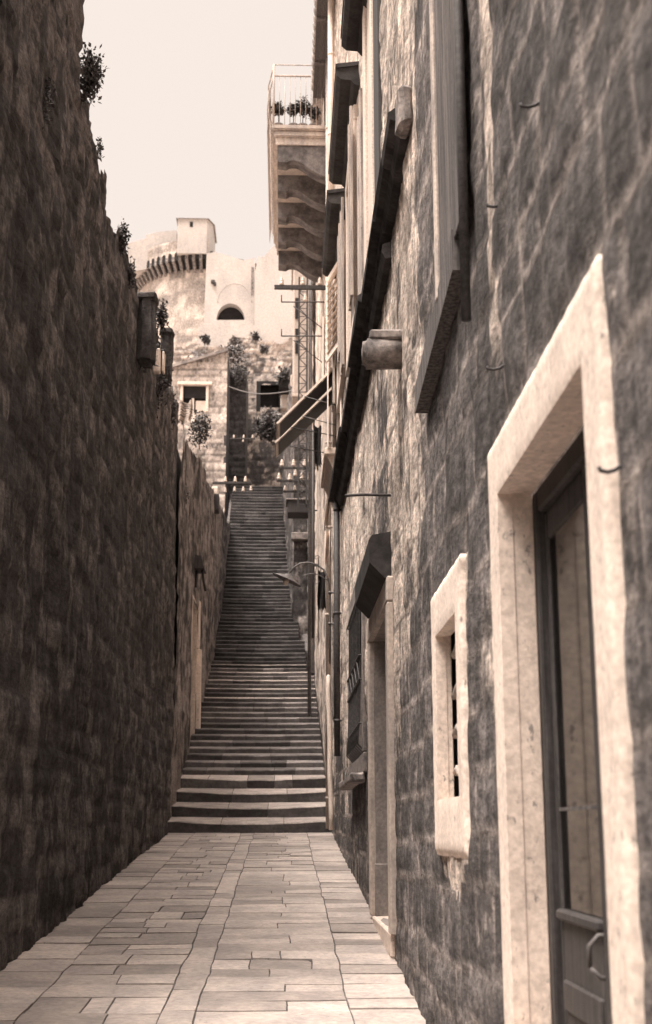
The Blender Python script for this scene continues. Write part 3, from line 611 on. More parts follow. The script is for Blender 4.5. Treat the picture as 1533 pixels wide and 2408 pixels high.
g.tube([(bx0+.03,by0+.03,bz),(bx0+.03,by0+.03,bz+1.35)],.022,6)
for z in (1.35,1.1): g.tube([(bx0+.03,by0+.03,bz+z),(bx0-.08,by0+.35,bz+z-.3),(bx0-.08,by1,bz+z-.3)],.014,6)
for i in range(9): x=bx0+.15+(RX-bx0-.2)*i/9; g.tube([(x,by0+.03,bz),(x,by0+.03,bz+1.1)],.007,4)
for i in range(44): 
    y=by0+.1+(by1-by0-.1)*i/44; g.tube([(bx0+.03,y,bz),(bx0-.1,y,bz+.35),(bx0-.08,y,bz+.8)],.007,4)
for k in range(70):      # mesh panel on the street side
    y=by0+.05+(by1-by0-.1)*k/70; 
    for s in (1,-1): g.tube([(bx0-.03,y,bz+(.0 if s>0 else .8)),(bx0-.1,y+.3,bz+(.8 if s>0 else 0))],.004,3,caps=False)
g.build('railing',M['oldpaint'],B_)
# foliage --------------------------------------------------------------
def leaves(g,c,rad,n,size,seed,squash=1.,hang=0.):
    r=random.Random(seed); c=Vector(c); clumps=[]
    for _ in range(max(3,n//35)):
        d=Vector((r.gauss(0,1),r.gauss(0,1),r.gauss(0,1))).normalized()*(r.random()**.5)
        clumps.append((c+Vector((d.x*rad[0],d.y*rad[1],d.z*rad[2])),r.random()))
    for _ in range(n):
        cc,tn=r.choice(clumps); k=.32; p=cc+Vector((r.gauss(0,k)*rad[0],r.gauss(0,k)*rad[1],r.gauss(0,k)*rad[2]-hang*r.random()))
        g.ct=min(1,max(0,tn+r.uniform(-.25,.25))); a=Vector((r.uniform(-1,1),r.uniform(-1,1),r.uniform(-1,1))).normalized(); b=a.orthogonal().normalized(); s=size*r.uniform(.6,1.3)
        g.add([p,p+a*s*.5+b*s*.28,p+a*s,p+a*s*.5-b*s*.28],[(0,1,2,3)])
def plant(name,label,c,rad,n,size,mat,seed,group=None,cat='plant',root=None,hang=0.):
    t=thing(name,label,cat,c,group); g=MB(); leaves(g,c,rad,n,size,seed,hang=hang); g.build('foliage',M[mat],t)
    g=MB(); r=random.Random(seed+1); rt=Vector(root) if root else Vector(c)-Vector((0,0,rad[2]))
    for _ in range(7):
        e=Vector(c)+Vector((r.uniform(-.8,.8)*rad[0],r.uniform(-.8,.8)*rad[1],r.uniform(-.6,.9)*rad[2])); m=(rt+e)/2+Vector((r.uniform(-.1,.1)*rad[0],0,.1*rad[2])); g.tube([rt,m,e],[size*.12,size*.09,size*.04],4)
    g.build('stem',M['twig'],t); return t
def plantpx(name,label,px,py,Y,rpx,rpy,n,size,mat,seed,**k):
    c=ony(px,py,Y); s=Y/F; return plant(name,label,c,(rpx*s,rpx*s,rpy*s),n,size,mat,seed,**k)
# potted plants on balcony
for i,(px,py,rx,ry) in enumerate(((655,256,17,16),(690,250,12,14),(712,246,20,20),(738,262,14,16))):
    Y=24.45; c=ony(px,py,Y); s=Y/F
    t=thing('potted_plant',['trailing potted plant at the outer corner of the balcony','small dark potted plant second from the outer corner of the balcony','tallest leafy potted plant in the middle of the balcony','round potted plant on the balcony nearest the wall'][i],'potted plant',(c.x,Y,15.42),'potted plants on the balcony')
    g=MB(); g.lathe([(0,0),(.07,0),(.095,.17),(.105,.17),(.105,.2),(.085,.2),(.08,.18),(0,.17)],(c.x,Y,15.425)); g.build('pot',M['pot'],t)
    g=MB(); leaves(g,(c.x,Y,c.z-.03),(rx*s*.85,rx*s*.85,ry*s*.85),620,.07,50+i); g.tube([(c.x,Y,15.6),(c.x+.01,Y,c.z)],.01,5); g.build('foliage',M['leaf'],t)
# plants on left wall (all root in the wall face or its top)
pl=[('wall_shrub','large leafy bush sprouting from the top corner of the left wall',212,165,11.6,26,66,1500,.05,'leaf'),
('ivy_patch','dense dark ivy patch at the left edge high on the left wall',92,230,9.9,26,62,900,.05,'leaf'),
('wall_tuft','small dry tuft on the sloping top edge of the left wall',236,345,12.55,7,26,140,.035,'leafl'),
('wall_shrub','slim shrub on the wall edge level with the fortress turret',290,560,14.7,11,36,420,.045,'leaf'),
('wall_tuft','low tuft on the wall edge just left of the fortress corbels',306,635,15.3,10,34,300,.045,'leaf'),
('wall_shrub','spiky shrub standing beside the square pier on the left wall',380,745,17.6,14,34,300,.07,'leaf'),
('ivy_patch','broad dark ivy clump trailing below the piers on the left wall',335,815,17.2,36,46,900,.06,'leaf'),
('ivy_patch','dark ivy hanging under the white block on the left wall',372,890,19.5,30,50,800,.06,'leaf'),
('ivy_patch','ivy clump at the stepped end of the dark left wall',405,960,22,14,34,380,.06,'leaf'),
('wall_tuft','small fern growing out of the grey wall left of the stairs',432,1155,25,11,24,260,.05,'leaf'),
('wall_shrub','shrub spilling over the terrace wall below the far house window',470,1010,29,22,36,700,.08,'leaf')]
for i,(nm,lb,px,py,Y,rx,ry,n,sz,mt) in enumerate(pl): plantpx(nm,lb,px,py,Y,rx,ry,n,sz,mt,100+i,cat='plant',hang=.08)
# bundle of cloth on the terrace wall
def cloth(name,label,px0,px1,py0,py1,Y,mat,seed,fold=.05,ragged=.2):
    a=ony(px0,py0,Y); b=ony(px1,py1,Y); n,m=14,14; vs=[];fs=[]; r=random.Random(seed); ph=[r.uniform(0,6) for _ in range(4)]; cut=[r.uniform(1-ragged,1) for _ in range(n+1)]
    for j in range(m+1):
        for i in range(n+1):
            u=i/n; v=j/m*cut[i]; x=a.x+(b.x-a.x)*(u+(.18*math.sin(v*3+ph[2])-.15*u*math.sin(v*4+ph[3]))*v); y=Y+fold*math.sin(u*9+ph[0]+2*v)+fold*.5*math.sin(u*17+ph[1]); vs.append((x,y,a.z+(b.z-a.z)*v-.03*math.sin(u*math.pi)))
    W=n+1; fs=[(j*W+i,j*W+i+1,(j+1)*W+i+1,(j+1)*W+i) for j in range(m) for i in range(n)]
    g=MB(); g.add(vs,fs,True); o=g.build(name,M[mat]); return tag(o,label,'laundry')
cloth('hanging_laundry','white linen hanging in the sun below the propped window sill',764,778,1150,1242,21.5,'cloth',3)
cloth('hanging_laundry','long pale cloth hanging just under the white linen by the wall',763,776,1245,1330,21.8,'cloth',4)
cloth('hanging_laundry','black garment hanging left of the propped window sill',738,756,1000,1108,24.6,'dcloth',5)
cloth('hanging_laundry','dark garment hanging below the street lamp arm',748,766,1340,1440,22.3,'dcloth',6)
cloth('hanging_laundry','small white cloth pinned up beside the far iron mast',684,692,880,912,40,'cloth',7)
# ================================================================== STREET LAMP
Y=19.45; t=thing('street_lamp','curved iron wall lamp with a wide dish shade hanging over the stairs','street lamp',(RX,Y,4.6))
def pp(px,py,Y=19.45): return ony(px,py,Y)
g=MB(); g.tube([pp(776,1560),pp(776,1465),pp(776,1395),pp(772,1362),pp(761,1339),pp(744,1327),pp(724,1322),pp(705,1325),pp(692,1333),pp(682,1346)],.014,8); g.build('arm',M['lampiron'],t)
for py in (1393,1466): g=MB(); q=pp(776,py); g.tube([q+Vector((-.03,0,0)),Vector((RX+.02,Y,q.z))],.014,6); g.lathe([(0,-.02),(.025,-.02),(.025,.02),(0,.02)],q); g.build('wall_bracket',M['lampiron'],t)
g=MB()
def spiral(c,r0,turn,s=1):
    return [c+Vector((s*(r0*(1-i/22))*math.cos(i*.3*turn),0,(r0*(1-i/22))*math.sin(i*.3*turn))) for i in range(20)]
g.tube(spiral(pp(745,1312),.05,1),.005,5); g.tube(spiral(pp(742,1365),.055,-1),.005,5); g.tube(spiral(pp(728,1338),.03,1.2),.004,5)
g.tube([pp(771,1365),pp(757,1355),pp(740,1348),pp(722,1350),pp(708,1358)],.008,6); g.tube([pp(745,1327),pp(742,1345),pp(741,1355)],.006,5); g.build('scrollwork',M['lampiron'],t)
ax=(pp(682,1346)-pp(673,1366)).normalized(); c0=pp(677,1358)
g=MB(); g.lathe([(.0,.05),(.05,.045),(.07,.02),(.14,.0),(.235,-.035),(.238,-.042),(.14,-.012),(.06,-.02),(0,-.02)],c0,Vector((.42,-.06,.9)),28); g.build('lamp_shade',M['lampiron'],t)
g=MB(); g.lathe([(0,.0),(.03,-.0),(.045,-.05),(.04,-.1),(.0,-.13)],c0,Vector((.42,-.06,.9)),12); g.build('bulb',M['porcelain'],t)
# ================================================================== POST AT THE STAIR FOOT
a_=ony(779,1950,21.0); b_=ony(772,1590,21.3)
g=MB(); n=10; g.tube([a_.lerp(b_,i/n)+Vector((.006*math.sin(i*1.3),0,0)) for i in range(n+1)]+[b_+Vector((0,0,.03))],[.04]*n+[.038,.012],10); o=g.build('leaning_post',M['paint']); tag(o,'whitewashed post leaning against the right wall at the foot of the stairs','post')
# ================================================================== IRON MAST + INSULATORS
def insul(g,c,s=1.): g.lathe([(0,0),(.04*s,0),(.05*s,.015*s),(.05*s,.05*s),(.035*s,.065*s),(.042*s,.08*s),(.04*s,.11*s),(.024*s,.13*s),(.028*s,.15*s),(.016*s,.17*s),(0,.175*s)],c,seg=10)
def rack(label,px0,px1,py,Y,ups,downs,sc,arm_h=.045,wall=None):
    a=ony(px0,py,Y); b=ony(px1,py,Y); t=thing('insulator_rack',label,'insulator rack',(a if wall=='L' else b),'telegraph insulator racks')
    g=MB(); g.box(a.x,b.x,Y-.03,Y+.03,a.z-arm_h,a.z+arm_h,bev=.006); 
    g.tube([a+Vector((0,.05,0)),b+Vector((0,.05,0))],.01,4); g.build('crossarm',M['dwood'],t)
    for (px,dy) in ups:
        q=ony(px,py,Y)+Vector((0,0,arm_h+dy)); g=MB(); insul(g,q,sc); 
        if dy>.1: g.tube([q-Vector((0,0,dy)),q],.008,4)
        g.build('insulator',M['porcelain'],t)
    for (px,dy) in downs:
        q=ony(px,py,Y)-Vector((0,0,arm_h+dy)); g=MB(); insul(g,q,sc*.9); g.build('insulator',M['porcelain'],t)
    return t
rack('large insulator crossarm just below the balcony',645,771,675,25.,[(662,0),(712,0),(752,0)],[(718,.26)],1.0)
rack('insulator crossarm bolted to the left wall over the stairs',500,592,1135,36.,[(530,0),(553,0),(577,0)],[(530,.25),(552,.22),(572,.22),(590,.2)],.95,.03,'L')
rack('small distant insulator crossarm in front of the far shaded gap',540,600,1031,48.,[(550,0),(573,0),(594,0)],[(572,.1)],.8,.02)
rack('upper insulator crossarm on the right below the propped shutter',655,742,1100,34.,[(663,.02),(690,.02),(716,.02)],[],1.1,.03)
rack('middle insulator crossarm of the right hand group',650,742,1130,34.,[(656,.0),(681,-.02),(694,.1),(709,.0)],[],1.1,.03)
rack('lowest small insulator crossarm of the right hand group',664,740,1155,34.2,[(670,0),(693,0)],[],.8,.025)
t=thing('iron_mast','tall lattice iron mast behind the insulator crossarm below the balcony','mast',(.45,31,8))
g=MB(); xa,xb=ony(703,800,31).x,ony(722,800,31).x; zt_,zb_=15.1,9.2
for x in (xa,xb):
    for yy in (30.9,31.15): g.box(x-.02,x+.02,yy-.02,yy+.02,zb_,zt_,bev=0)
k=0; z=zb_
while z<zt_-.2:
    g.tube([(xa if k%2 else xb,30.9,z),(xb if k%2 else xa,30.9,z+.22)],.012,4); g.tube([(xa,30.9,z),(xb,30.9,z)],.01,4); g.tube([(xb,30.9 if k%2 else 31.15,z),(xb,31.15 if k%2 else 30.9,z+.22)],.012,4); z+=.22; k+=1
g.build('lattice',M['iron'],t)
g=MB(); x=ony(730,800,31).x; g.tube([(x,31,3.5),(x,31,15.1)],.045,8); g.build('pole',M['lampiron'],t)
for py in (710,790):
    q=ony(662,py,26.5); q2=ony(756,py,26.5); g=MB(); g.tube([q,q2,(RX,26.5,q2.z)],.016,5); g.tube([q,q+Vector((0,0,.16))],.014,5); q3=ony(690,py+10,26.5); g.tube([q3,(RX,26.5,q3.z-.55)],.012,5); o=g.build('bracket_arm',M['iron']); tag(o,'upper iron bracket arm on the pale house under the crossarm' if py==710 else 'lower iron bracket arm on the pale house under the crossarm','bracket')
x_=ony(735,1200,33).x
t=thing('drainpipe','thin dark drainpipe running down the pale narrow house','drainpipe',(x_,33,4))
g=MB(); g.tube([ony(736,1010,33),ony(736,1300,33),ony(736,1500,33)],.035,8); g.build('pipe',M['iron'],t)
g=MB()
for py in (1060,1200,1330): g=MB(); q=ony(736,py,33); g.tube([q,(RX,33,q.z)],.02,4); g.build('pipe_clip',M['iron'],t)
a_=ony(676,1205,38); b_=ony(728,1176,38); t=thing('awning_box','dark box awning jutting from the right above the upper stairs','awning',(b_.x,38,a_.z))
g=MB(); g.box(a_.x,b_.x,38,38.8,a_.z,b_.z,bev=.02); g.build('box',M['dwood'],t); g=MB(); g.box(a_.x-.05,b_.x+.3,37.95,38.9,b_.z,b_.z+.05,bev=.01); g.build('lid',M['trimd'],t)
# house 3, protruding, on the right at the top of the stairs
H3=thing('ruined_house','rough rubble house corner narrowing the top of the stairs on the right','house',(.5,42,8))
sheet('wall',M['left2'],H3,steps((.28,3.5,.09)),steps((5,16.5,.1)),lambda U,V:(U,np.full_like(U,42.),V),(0,-1,0),(),ch=.4,bw=.6,seed=51,amp=.05,relief=.05,pale=lambda U,V:.42+0*U,jw=.03)
sheet('side_wall',M['left2'],H3,steps((42,60,.2)),steps((5,18,.15)),lambda U,V:(.28-.03*(U-42),U,V),(-1,0,0),(),ch=.4,bw=.6,seed=52,amp=.05,relief=.05,pale=lambda U,V:.35+0*U,jw=.03)
g=MB(); q=ony(675,1262,41.9); g.box(.2,1.4,41.7,42.0,q.z-.12,q.z+.12,bev=.02); g.build('ledge',M['trimd'],H3)
H4=thing('stair_side_house','low pale wall with a window ledge beside the upper stairs on the right','house',(RX,38,5))
sheet('wall',M['house2'],H4,steps((35.5,42,.15)),steps((4,19,.13)),lambda U,V:(np.full_like(U,.74),U,V),(-1,0,0),(),ch=.3,bw=.5,seed=53,amp=.04,relief=.03,pale=lambda U,V:.35+.2*sstep(V,6,9),jw=.03)
g=MB(); g.box(.74,3,41.8,42,4,19,bev=0); g.box(.745,3,35.6,41.8,18.8,18.98,bev=0); g.build('wall_core',M['trimd'],H4)
g=MB(); xo=ony(690,700,36.5).x; g.box(xo,.74,36.5,40,13.9,18.6,bev=.03,jit=.01); g.box(xo-.06,.74,36.44,40.05,18.6,18.75,bev=.02); g.box(xo-.03,.74,36.47,40.02,13.8,13.9,bev=.02); OR=g.build('oriel',M['plaster'],H4)
for (pa,pb,qa,qb) in ((694,703,700,748),(694,703,772,790),(694,702,800,830)):
    w1=ony(pa,qb,36.45); w2=ony(pb,qa,36.45); g=MB(); g.box(w1.x,w2.x,36.46,36.6,w1.z,w2.z,bev=0); g.build('slit_window',M['dark'],OR)
# ================================================================== TOP OF THE STAIRS
RW=thing('rubble_wall','sunlit rubble retaining wall closing the top of the stairs','wall',(0,62,16))
op=(ony(612,960,62).x,ony(655,960,62).x,ony(640,958,62).z,ony(640,905,62).z)
sheet('masonry',M['rubble'],RW,steps((-3.2,6,.11)),steps((14,24.2,.1)),lambda U,V:(U,np.full_like(U,62.),V),(0,-1,0),(op,),ch=.24,bw=.32,seed=61,amp=.08,relief=.06,pale=lambda U,V:.3+.45*sstep(V,20,22.5)+.25*(1-sstep(V,18,19)),jw=.06,wob=.16,top=lambda u:23.6+.3*np.sin(u*2.1)+.2*np.sin(u*5))
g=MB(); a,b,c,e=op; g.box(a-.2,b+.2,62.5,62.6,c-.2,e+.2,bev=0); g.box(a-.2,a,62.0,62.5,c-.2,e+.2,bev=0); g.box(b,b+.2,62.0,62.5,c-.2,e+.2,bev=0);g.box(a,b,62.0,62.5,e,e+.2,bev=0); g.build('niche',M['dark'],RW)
plantpx('tree','dark bushy tree in front of the rubble wall at the head of the stairs',640,1003,58,38,30,1500,.2,'leaf',201,cat='tree')
SW_=thing('shaded_wall','tall narrow wall in deep shade between the gabled house and the rubble wall','wall',ony(556,1100,58.))
x0_,x1_=ony(531,1000,58.).x,ony(578,1000,58.).x; z1_=ony(556,852,58.).z
sheet('masonry',M['left'],SW_,steps((x0_,x1_,.09)),steps((15,z1_+.1,.1)),lambda U,V:(U,np.full_like(U,58.),V),(0,-1,0),(),ch=.3,bw=.45,seed=64,amp=.07,relief=.05,pale=lambda U,V:.12+0*U,jw=.04,top=lambda u:z1_-.25*np.abs(np.sin(u*3))-.1)  # deep shade put into the dark masonry tone
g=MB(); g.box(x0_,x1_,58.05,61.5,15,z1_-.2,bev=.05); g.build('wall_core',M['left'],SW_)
plantpx('shrub','straggling dark bush hanging over the top of the shaded wall',560,862,57.7,20,20,500,.13,'leaf',202,cat='shrub',hang=.6)
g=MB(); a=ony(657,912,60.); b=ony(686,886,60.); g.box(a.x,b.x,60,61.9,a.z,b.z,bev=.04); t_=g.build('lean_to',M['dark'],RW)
g=MB(); a=ony(659,960,61.); b=ony(686,915,61.); g.box(a.x,b.x,61,61.9,a.z,b.z,bev=.04,jit=.03); g.build('whitewashed_patch',M['plaster'],RW)
plantpx('shrub','pale bush on the rubble above the far house',552,835,64,24,22,600,.2,'leafl',203,cat='shrub')
plantpx('shrub','dark shrub in the wall niche at the right of the far rubble wall',668,880,60,16,14,300,.2,'leaf',204,cat='shrub')
# house with gable
HG=thing('gabled_house','small pale gabled house with one window at the head of the stairs','house',(-3.5,55,15))
Y=55.; xa=ony(395,900,Y).x-1.5; xb=ony(534,900,Y).x
wo=(ony(430,950,Y).x,ony(484,950,Y).x,ony(450,968,Y).z,ony(450,906,Y).z)
gz=lambda u: np.interp(u,[xa,ony(400,868,Y).x,ony(532,828,Y).x],[ony(400,868,Y).z-.5,ony(400,868,Y).z,ony(532,828,Y).z])
sheet('wall',M['rubble'],HG,steps((xa,xb,.1)),steps((12,23,.1)),lambda U,V:(U,np.full_like(U,Y),V),(0,-1,0),(wo,),ch=.32,bw=.55,seed=71,amp=.05,relief=.02,pale=lambda U,V:.80+0*U,jw=.03,top=gz)
g=MB(); g.box(xb-.1,xb,Y+.02,Y+9,10,float(gz(xb)),bev=0); g.build('side_wall',M['left2'],HG)
g=MB(); a,b,c,e=wo; g.box(a,b,Y+.25,Y+.27,c,e,bev=0); g.box(a,b,Y+.1,Y+.2,(c+e)/2+.05,e,bev=0); w=g.build('window',M['dark'],HG)
g=MB(); g.box(a-.12,a,Y-.06,Y+.3,c,e,bev=.02); g.box(b,b+.12,Y-.06,Y+.3,c,e,bev=.02); g.box(a-.25,b+.25,Y-.12,Y+.3,e,e+.14,bev=.02); g.box((a+b)/2-.12,(a+b)/2-.02,Y+.1,Y+.2,c,(c+e)/2+.05,bev=0);g.box((a+b)/2+.05,b,Y+.15,Y+.22,c,(c+e)/2-.05,bev=0); g.build('frame',M['trim'],w)
g=MB(); x0,x1=ony(398,870,Y).x,ony(536,826,Y).x; z0,z1=float(gz(x0))+.02,float(gz(x1))+.02
g.hexa([(x0,Y-.15,z0),(x1,Y-.15,z1),(x1,Y+9,z1),(x0,Y+9,z0),(x0,Y-.15,z0+.12),(x1,Y-.15,z1+.12),(x1,Y+9,z1+.12),(x0,Y+9,z0+.12)]); g.build('roof',M['roof'],HG)
cloth('hanging_laundry','striped bundle of cloth thrown over the wall below the far house window',421,451,942,1000,27.,'linen2',9,fold=.08,ragged=.25)
# wires
g=MB(); 
for (p0,p1) in (((530,905,56),(690,918,42)),):
    a=ony(*p0);b=ony(*p1); g.tube([a.lerp(b,i/12)-Vector((0,0,.25*math.sin(math.pi*i/12))) for i in range(13)],.02,4)
tag(g.build('overhead_wire',M['lampiron']),'thin sagging wire crossing above the head of the stairs','wire')
# ================================================================== FORTRESS
FY=140.; q=lambda px,py,Y=FY: ony(px,py,Y)
FT=thing('fortress_tower','round pale fortress tower with corbelled battlements on the hill','fortress',q(470,900))
cx=q(482,600).x; rad=8.3; cy=FY+rad
zc=q(482,610).z
def cyl(name,mat,parent,cx,cy,r,z0,z1,seed,step=.4,batter=0.,ch=.8,a1=math.pi*2.05):
    a0=math.pi*.95
    return sheet(name,mat,parent,steps((0,(a1-a0)*r,step)),steps((z0,z1,step)),lambda U,V:(cx+(r+batter*(z1-V))*np.cos(a0+U/r),cy+(r+batter*(z1-V))*np.sin(a0+U/r),V),(0,-1,0),(),ch=ch,bw=1.3,seed=seed,amp=.05,relief=.05,pale=lambda U,V:.6+.0*U,jw=.05,wob=.1)
cyl('tower_wall',M['fort'],FT,cx,cy,rad,q(300,1000).z-6,zc-1.2,81,batter=.06)
cyl('crown_wall',M['fort'],FT,cx,cy,rad+.9,zc-.1,q(450,560,FY-1).z,82,a1=math.pi*1.515)
g=MB(); g.lathe([(rad,-1.2),(rad+.9,-.1),(rad+.95,.1)],(cx,cy,zc),seg=64); g.build('corbel_course',M['dark'],FT,tone=False)  # shadow under the crown painted as a dark band
for k in range(20):
    w=math.pi*.98+k*(math.pi*1.04)/37; g=MB(); cw,sw=math.cos(w),math.sin(w); tv=Vector((-sw,cw,0)); dv=Vector((cw,sw,0)); O=Vector((cx,cy,zc)); P=[]
    for (rr,zz) in ((rad-.1,-1.7),(rad+1.0,-.15)):
        pass
    pr=[(rad-.1,-1.75),(rad+.35,-1.25),(rad+.7,-.7),(rad+1.0,-.45),(rad+1.0,.12),(rad-.1,.12)]
    P=[O+dv*a+tv*s+Vector((0,0,b)) for s in (-.17,.17) for (a,b) in pr]; n=len(pr)
    g.add(P,[list(range(n))[::-1],[n+i for i in range(n)]]+[[i,(i+1)%n,n+(i+1)%n,n+i] for i in range(n)]); g.build('corbel',M['trimd'],FT)  # corbels toned dark for their shadow on the pale wall
    w2=w+math.pi*1.04/74; dv=Vector((math.cos(w2),math.sin(w2),0)); tv=Vector((-dv.y,dv.x,0)); g=MB()
    g.add([O+dv*(rad+.99)+tv*a+Vector((0,0,b)) for (a,b) in ((-.24,-.35),(.24,-.35),(.24,.35),(.2,.5),(.1,.6),(0,.63),(-.1,.6),(-.2,.5),(-.24,.35))],[list(range(9))]); g.build('machicolation_opening',M['dark'],FT)
def poly(name,mat,parent,pts,Y,d,seed=90):     # wall slab with an outline, front at Y
    P=[q(px,py,Y) for px,py in pts]; g=MB(); g.prism([(p.x,p.z) for p in P],'y',Y,Y+d); o=g.build(name,mat,parent)
    return o
M['fortp']=simple('haze_paled_fortress_stone',.40,.49,(.3,.3,.16),1.4,bump=.4,bd=.1,tone=0,speck=.2,k=.6)  # paler, less tinted tone paints distant haze
M['fortw']=simple('haze_washed_fortress_stone',.38,.48,(.3,.3,.12),1.,bump=.4,bd=.1,tone=0,speck=.15,k=.6)  # haze over the far walls put into the stone colour
poly('parapet',M['fortp'],FT,[(300,600),(300,572),(343,560),(343,552),(372,545),(416,541),(416,620),(300,640)],142.,2.)
g=MB(); a=q(416,600,138.8); b=q(487,515,138.8); g.prism([(a.x,138.8),(b.x,138.8),(b.x+.62,140.3),(b.x+.62,145),(a.x,145)],'z',zc+.2,b.z)
tr=g.build('turret',M['fortp'],FT)
g=MB(); zz=b.z; g.add([(a.x-.2,138.6,zz),(b.x+.2,138.6,zz),(b.x+.82,140.3,zz),(b.x+.82,145.2,zz),(a.x-.2,145.2,zz),((a.x+b.x)/2+.2,141.5,zz+.32)],[(0,1,5),(1,2,5),(2,3,5),(3,4,5),(4,0,5),(4,3,2,1,0)]); g.build('roof',M['roof'],tr)
g=MB(); w1=q(446,533,138.75); w2=q(454,521,138.75); g.box(w1.x,w2.x,138.76,138.9,w1.z,w2.z,bev=0); g.build('window',M['dark'],tr)
BA=thing('fortress_bastion','massive pale bastion with a dark arched mouth on the hill above the stairs','fortress',q(560,900,130))
# front wall with arch hole built as polygon with cut
YB=131.
def archwall():
    bm=bmesh.new(); out=[(486,596),(505,592),(540,602),(572,612),(600,606),(606,1000),(470,1000)]
    ac=(542,752); ar=33; arch=[(ac[0]-ar,ac[1])]+[(ac[0]-ar*math.cos(math.pi*i/16),ac[1]-ar*1.18*math.sin(math.pi*i/16)) for i in range(1,16)]+[(ac[0]+ar,ac[1])]
    vo=[bm.verts.new(q(*p,YB)) for p in out]; vi=[bm.verts.new(q(*p,YB)) for p in arch]
    eo=[bm.edges.new((vo[i],vo[(i+1)%len(vo)])) for i in range(len(vo))]; ei=[bm.edges.new((vi[i],vi[(i+1)%len(vi)])) for i in range(len(vi))]
    bmesh.ops.triangle_fill(bm,use_beauty=True,edges=eo+ei)
    g=MB(); g.bm(bm); n=len(arch); V=[q(*p,YB) for p in arch]; g.add(V+[v+Vector((0,3,0)) for v in V],[[i,(i+1)%n,n+(i+1)%n,n+i] for i in range(n)]); return g,arch
g,arch=archwall(); BW=g.build('wall',M['fortp'],BA)
g=MB(); V=[q(*p,YB)+Vector((0,1.1,0)) for p in arch]; g.add(V,[list(range(len(V)))]); g.build('arch_mouth',M['dark'],BA)
g=MB()
for (ca,rr,s) in (((552,712),40,1.15),):
    pts=[q(ca[0]-rr*math.cos(math.pi*i/20),ca[1]-rr*s*math.sin(math.pi*i/20),YB-.0) for i in range(21)]; g.tube(pts,.035,4)
g.build('blind_arch',M['fortw'],BA)
g=MB(); w1=q(590,695,YB-.02); w2=q(597,628,YB-.02); g.box(w1.x,w2.x,YB-.03,YB+.3,w1.z,w2.z,bev=0); g.build('painted_shadow_strip',M['trimd'],BA)  # dark strip paints the shadow of the buttress
poly('buttress',M['fortw'],BA,[(600,640),(606,604),(622,602),(640,580),(665,570),(760,560),(760,1000),(598,1000)],129.,6.)
poly('slope_wall',M['fortp'],BA,[(470,762),(510,753),(580,753),(612,775),(640,1000),(440,1000)],127.5,3.)
g=MB()
for (px,py,r_) in ((501,660,.22),(505,665,.15),(560,1000,.2)): g.lathe([(0,.1),(r_,.05),(r_,-.3),(0,-.35)],q(px,py,130.9),seg=8)
g.build('weed',M['leaf'],BA)
rx0,rx1=q(372,820,110.).x,q(705,820,110.).x
sheet('low_rampart',M['fortr'],BA,steps((rx0,rx1,.16)),steps((q(400,1000,110.).z,q(600,780,110.).z,.16)),lambda U,V:(U,np.full_like(U,110.)-0*U,V),(0,-1,0),(),ch=.5,bw=.8,seed=91,amp=.3,relief=.15,pale=lambda U,V:.45+.5*fbm(U*.5,V*.5,92,3),jw=.08,wob=.3,
      top=lambda u:np.interp(u,[q(p,820,110.).x for p in (380,470,520,600,700)],[q(500,p,110.).z for p in (826,814,802,792,802)])+.35*np.sin(u*1.3)+.2*np.sin(u*3.7))
rx0,rx1=q(545,900,85.).x,q(705,900,85.).x
sheet('terrace_wall',M['fortr'],BA,steps((rx0,rx1,.12)),steps((q(600,1000,85.).z,q(600,828,85.).z,.12)),lambda U,V:(U,np.full_like(U,85.),V),(0,-1,0),(),ch=.35,bw=.5,seed=95,amp=.25,relief=.12,pale=lambda U,V:.3+.5*fbm(U*.7,V*.7,96,3),jw=.07,wob=.3,
      top=lambda u:q(600,836,85.).z+.2*np.sin(u*1.9)+.15*np.sin(u*4.7))
for i,(px,py,rx,ry,Y) in enumerate(((484,800,10,7,109),(552,800,7,6,109),(600,792,9,5,109),(618,820,8,6,100),(470,845,26,7,100))):
    plantpx('shrub',['dark shrub on the rampart below the tower','small bush below the dark arch','tiny bush right of the arch slope','small bush low on the slope to the right','low hedge along the rampart foot above the gabled house'][i],px,py,Y,rx,ry,160,.35,'leafl' if i!=0 else 'leaf',300+i,cat='shrub',group='shrubs dotted over the fortress slope')
# hillside
n=40; vs=[];fs=[]
for j in range(n+1):
    for i in range(n+1):
        x=-60+120*i/n; y=63+110*j/n; z=16+.30*(y-63)-.35*max(0,y-130)+1.5*mnoise.noise((x*.08,y*.08,0))+.5*mnoise.noise((x*.4,y*.4,2)); vs.append((x,y,z-2))
g=MB(); g.add(vs,[(j*(n+1)+i,j*(n+1)+i+1,(j+1)*(n+1)+i+1,(j+1)*(n+1)+i) for j in range(n) for i in range(n)],True); tag(g.build('hillside',M['hill']),kind='structure')
g=MB(); g.add([(-900,-900,-1),(900,-900,-1),(900,900,-1),(-900,900,-1)],[(0,1,2,3)]); tag(g.build('terrain',M['hill']),kind='structure')
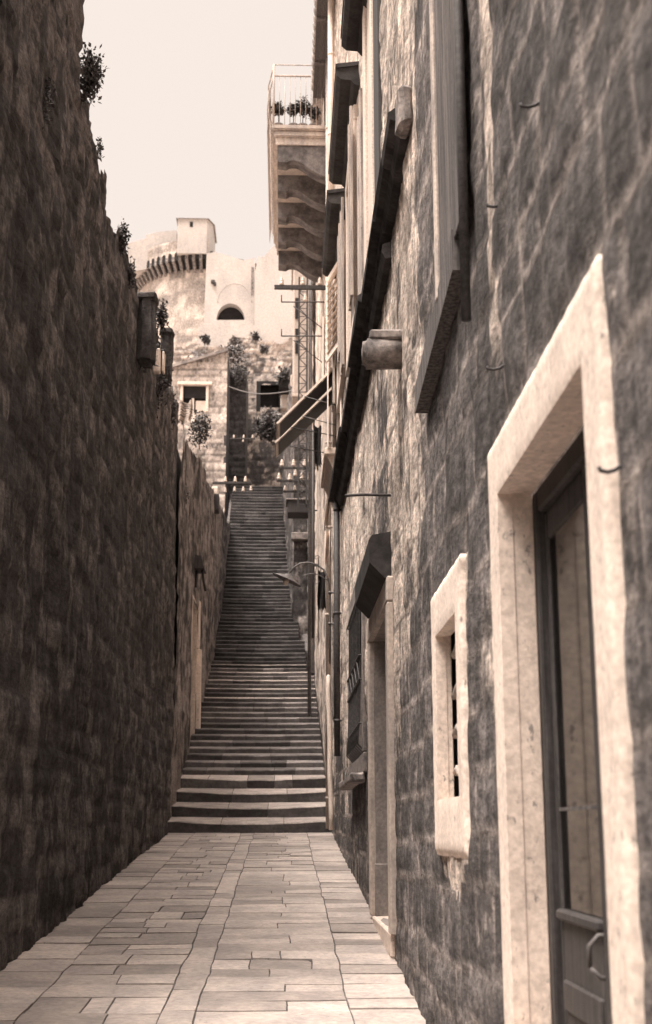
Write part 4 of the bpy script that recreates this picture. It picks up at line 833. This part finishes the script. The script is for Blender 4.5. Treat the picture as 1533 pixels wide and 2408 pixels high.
# ================================================================== LIGHT, WORLD, CAMERA
el=math.radians(66)      # sun up-left, a little behind the camera
W=bpy.data.worlds.new('World'); S.world=W; W.use_nodes=True; nt=W.node_tree; bg=nt.nodes['Background']
sk=nt.nodes.new('ShaderNodeTexSky'); sk.sky_type='NISHITA'; sk.sun_disc=False; sk.sun_elevation=el; sk.sun_rotation=math.radians(-118); sk.dust_density=6; sk.air_density=1.; sk.ozone_density=1
bw=nt.nodes.new('ShaderNodeRGBToBW'); nt.links.new(sk.outputs[0],bw.inputs[0])
mx=nt.nodes.new('ShaderNodeMath'); mx.operation='MULTIPLY_ADD'; mx.inputs[1].default_value=.35; mx.inputs[2].default_value=5.6; nt.links.new(bw.outputs[0],mx.inputs[0])
vm=nt.nodes.new('ShaderNodeVectorMath'); vm.operation='SCALE'; vm.inputs[0].default_value=(1,.885,.81); tc=nt.nodes.new('ShaderNodeTexCoord'); sx=nt.nodes.new('ShaderNodeSeparateXYZ'); nt.links.new(tc.outputs['Generated'],sx.inputs[0])
mr=nt.nodes.new('ShaderNodeMapRange'); mr.interpolation_type='SMOOTHSTEP'; nt.links.new(sx.outputs['Z'],mr.inputs['Value'])
for k,v in (('From Min',.66),('From Max',.95),('To Min',1.),('To Max',7.)): mr.inputs[k].default_value=v     # overcast sky; overhead glow boosted out of view to light the alley
mu=nt.nodes.new('ShaderNodeMath'); mu.operation='MULTIPLY'; nt.links.new(mx.outputs[0],mu.inputs[0]); nt.links.new(mr.outputs[0],mu.inputs[1])
nt.links.new(mu.outputs[0],vm.inputs[3]); nt.links.new(vm.outputs[0],bg.inputs['Color']); bg.inputs['Strength'].default_value=.15
sl=bpy.data.lights.new('sun','SUN'); sl.energy=5; sl.angle=math.radians(25); sl.color=(1,.91,.83); so=bpy.data.objects.new('sun',sl); COL.objects.link(so)
ld=Vector((math.cos(el)*.80,math.cos(el)*.60,-math.sin(el)))     # direction light travels
so.rotation_euler=ld.to_track_quat('-Z','Y').to_euler()
cam=bpy.data.cameras.new('camera'); co=bpy.data.objects.new('camera',cam); COL.objects.link(co); co.location=(0,0,EYE)
cam.sensor_fit='VERTICAL'; cam.sensor_height=36; cam.lens=F/2407*36; cam.clip_end=3000; cam.clip_start=.05
fwd=ray(766.5,1203.5); co.rotation_euler=fwd.to_track_quat('-Z','Y').to_euler()
cam.dof.use_dof=True; cam.dof.focus_distance=11; cam.dof.aperture_fstop=3.4
S.camera=co
S.view_settings.view_transform='Standard'; S.view_settings.look='None'; S.view_settings.exposure=0
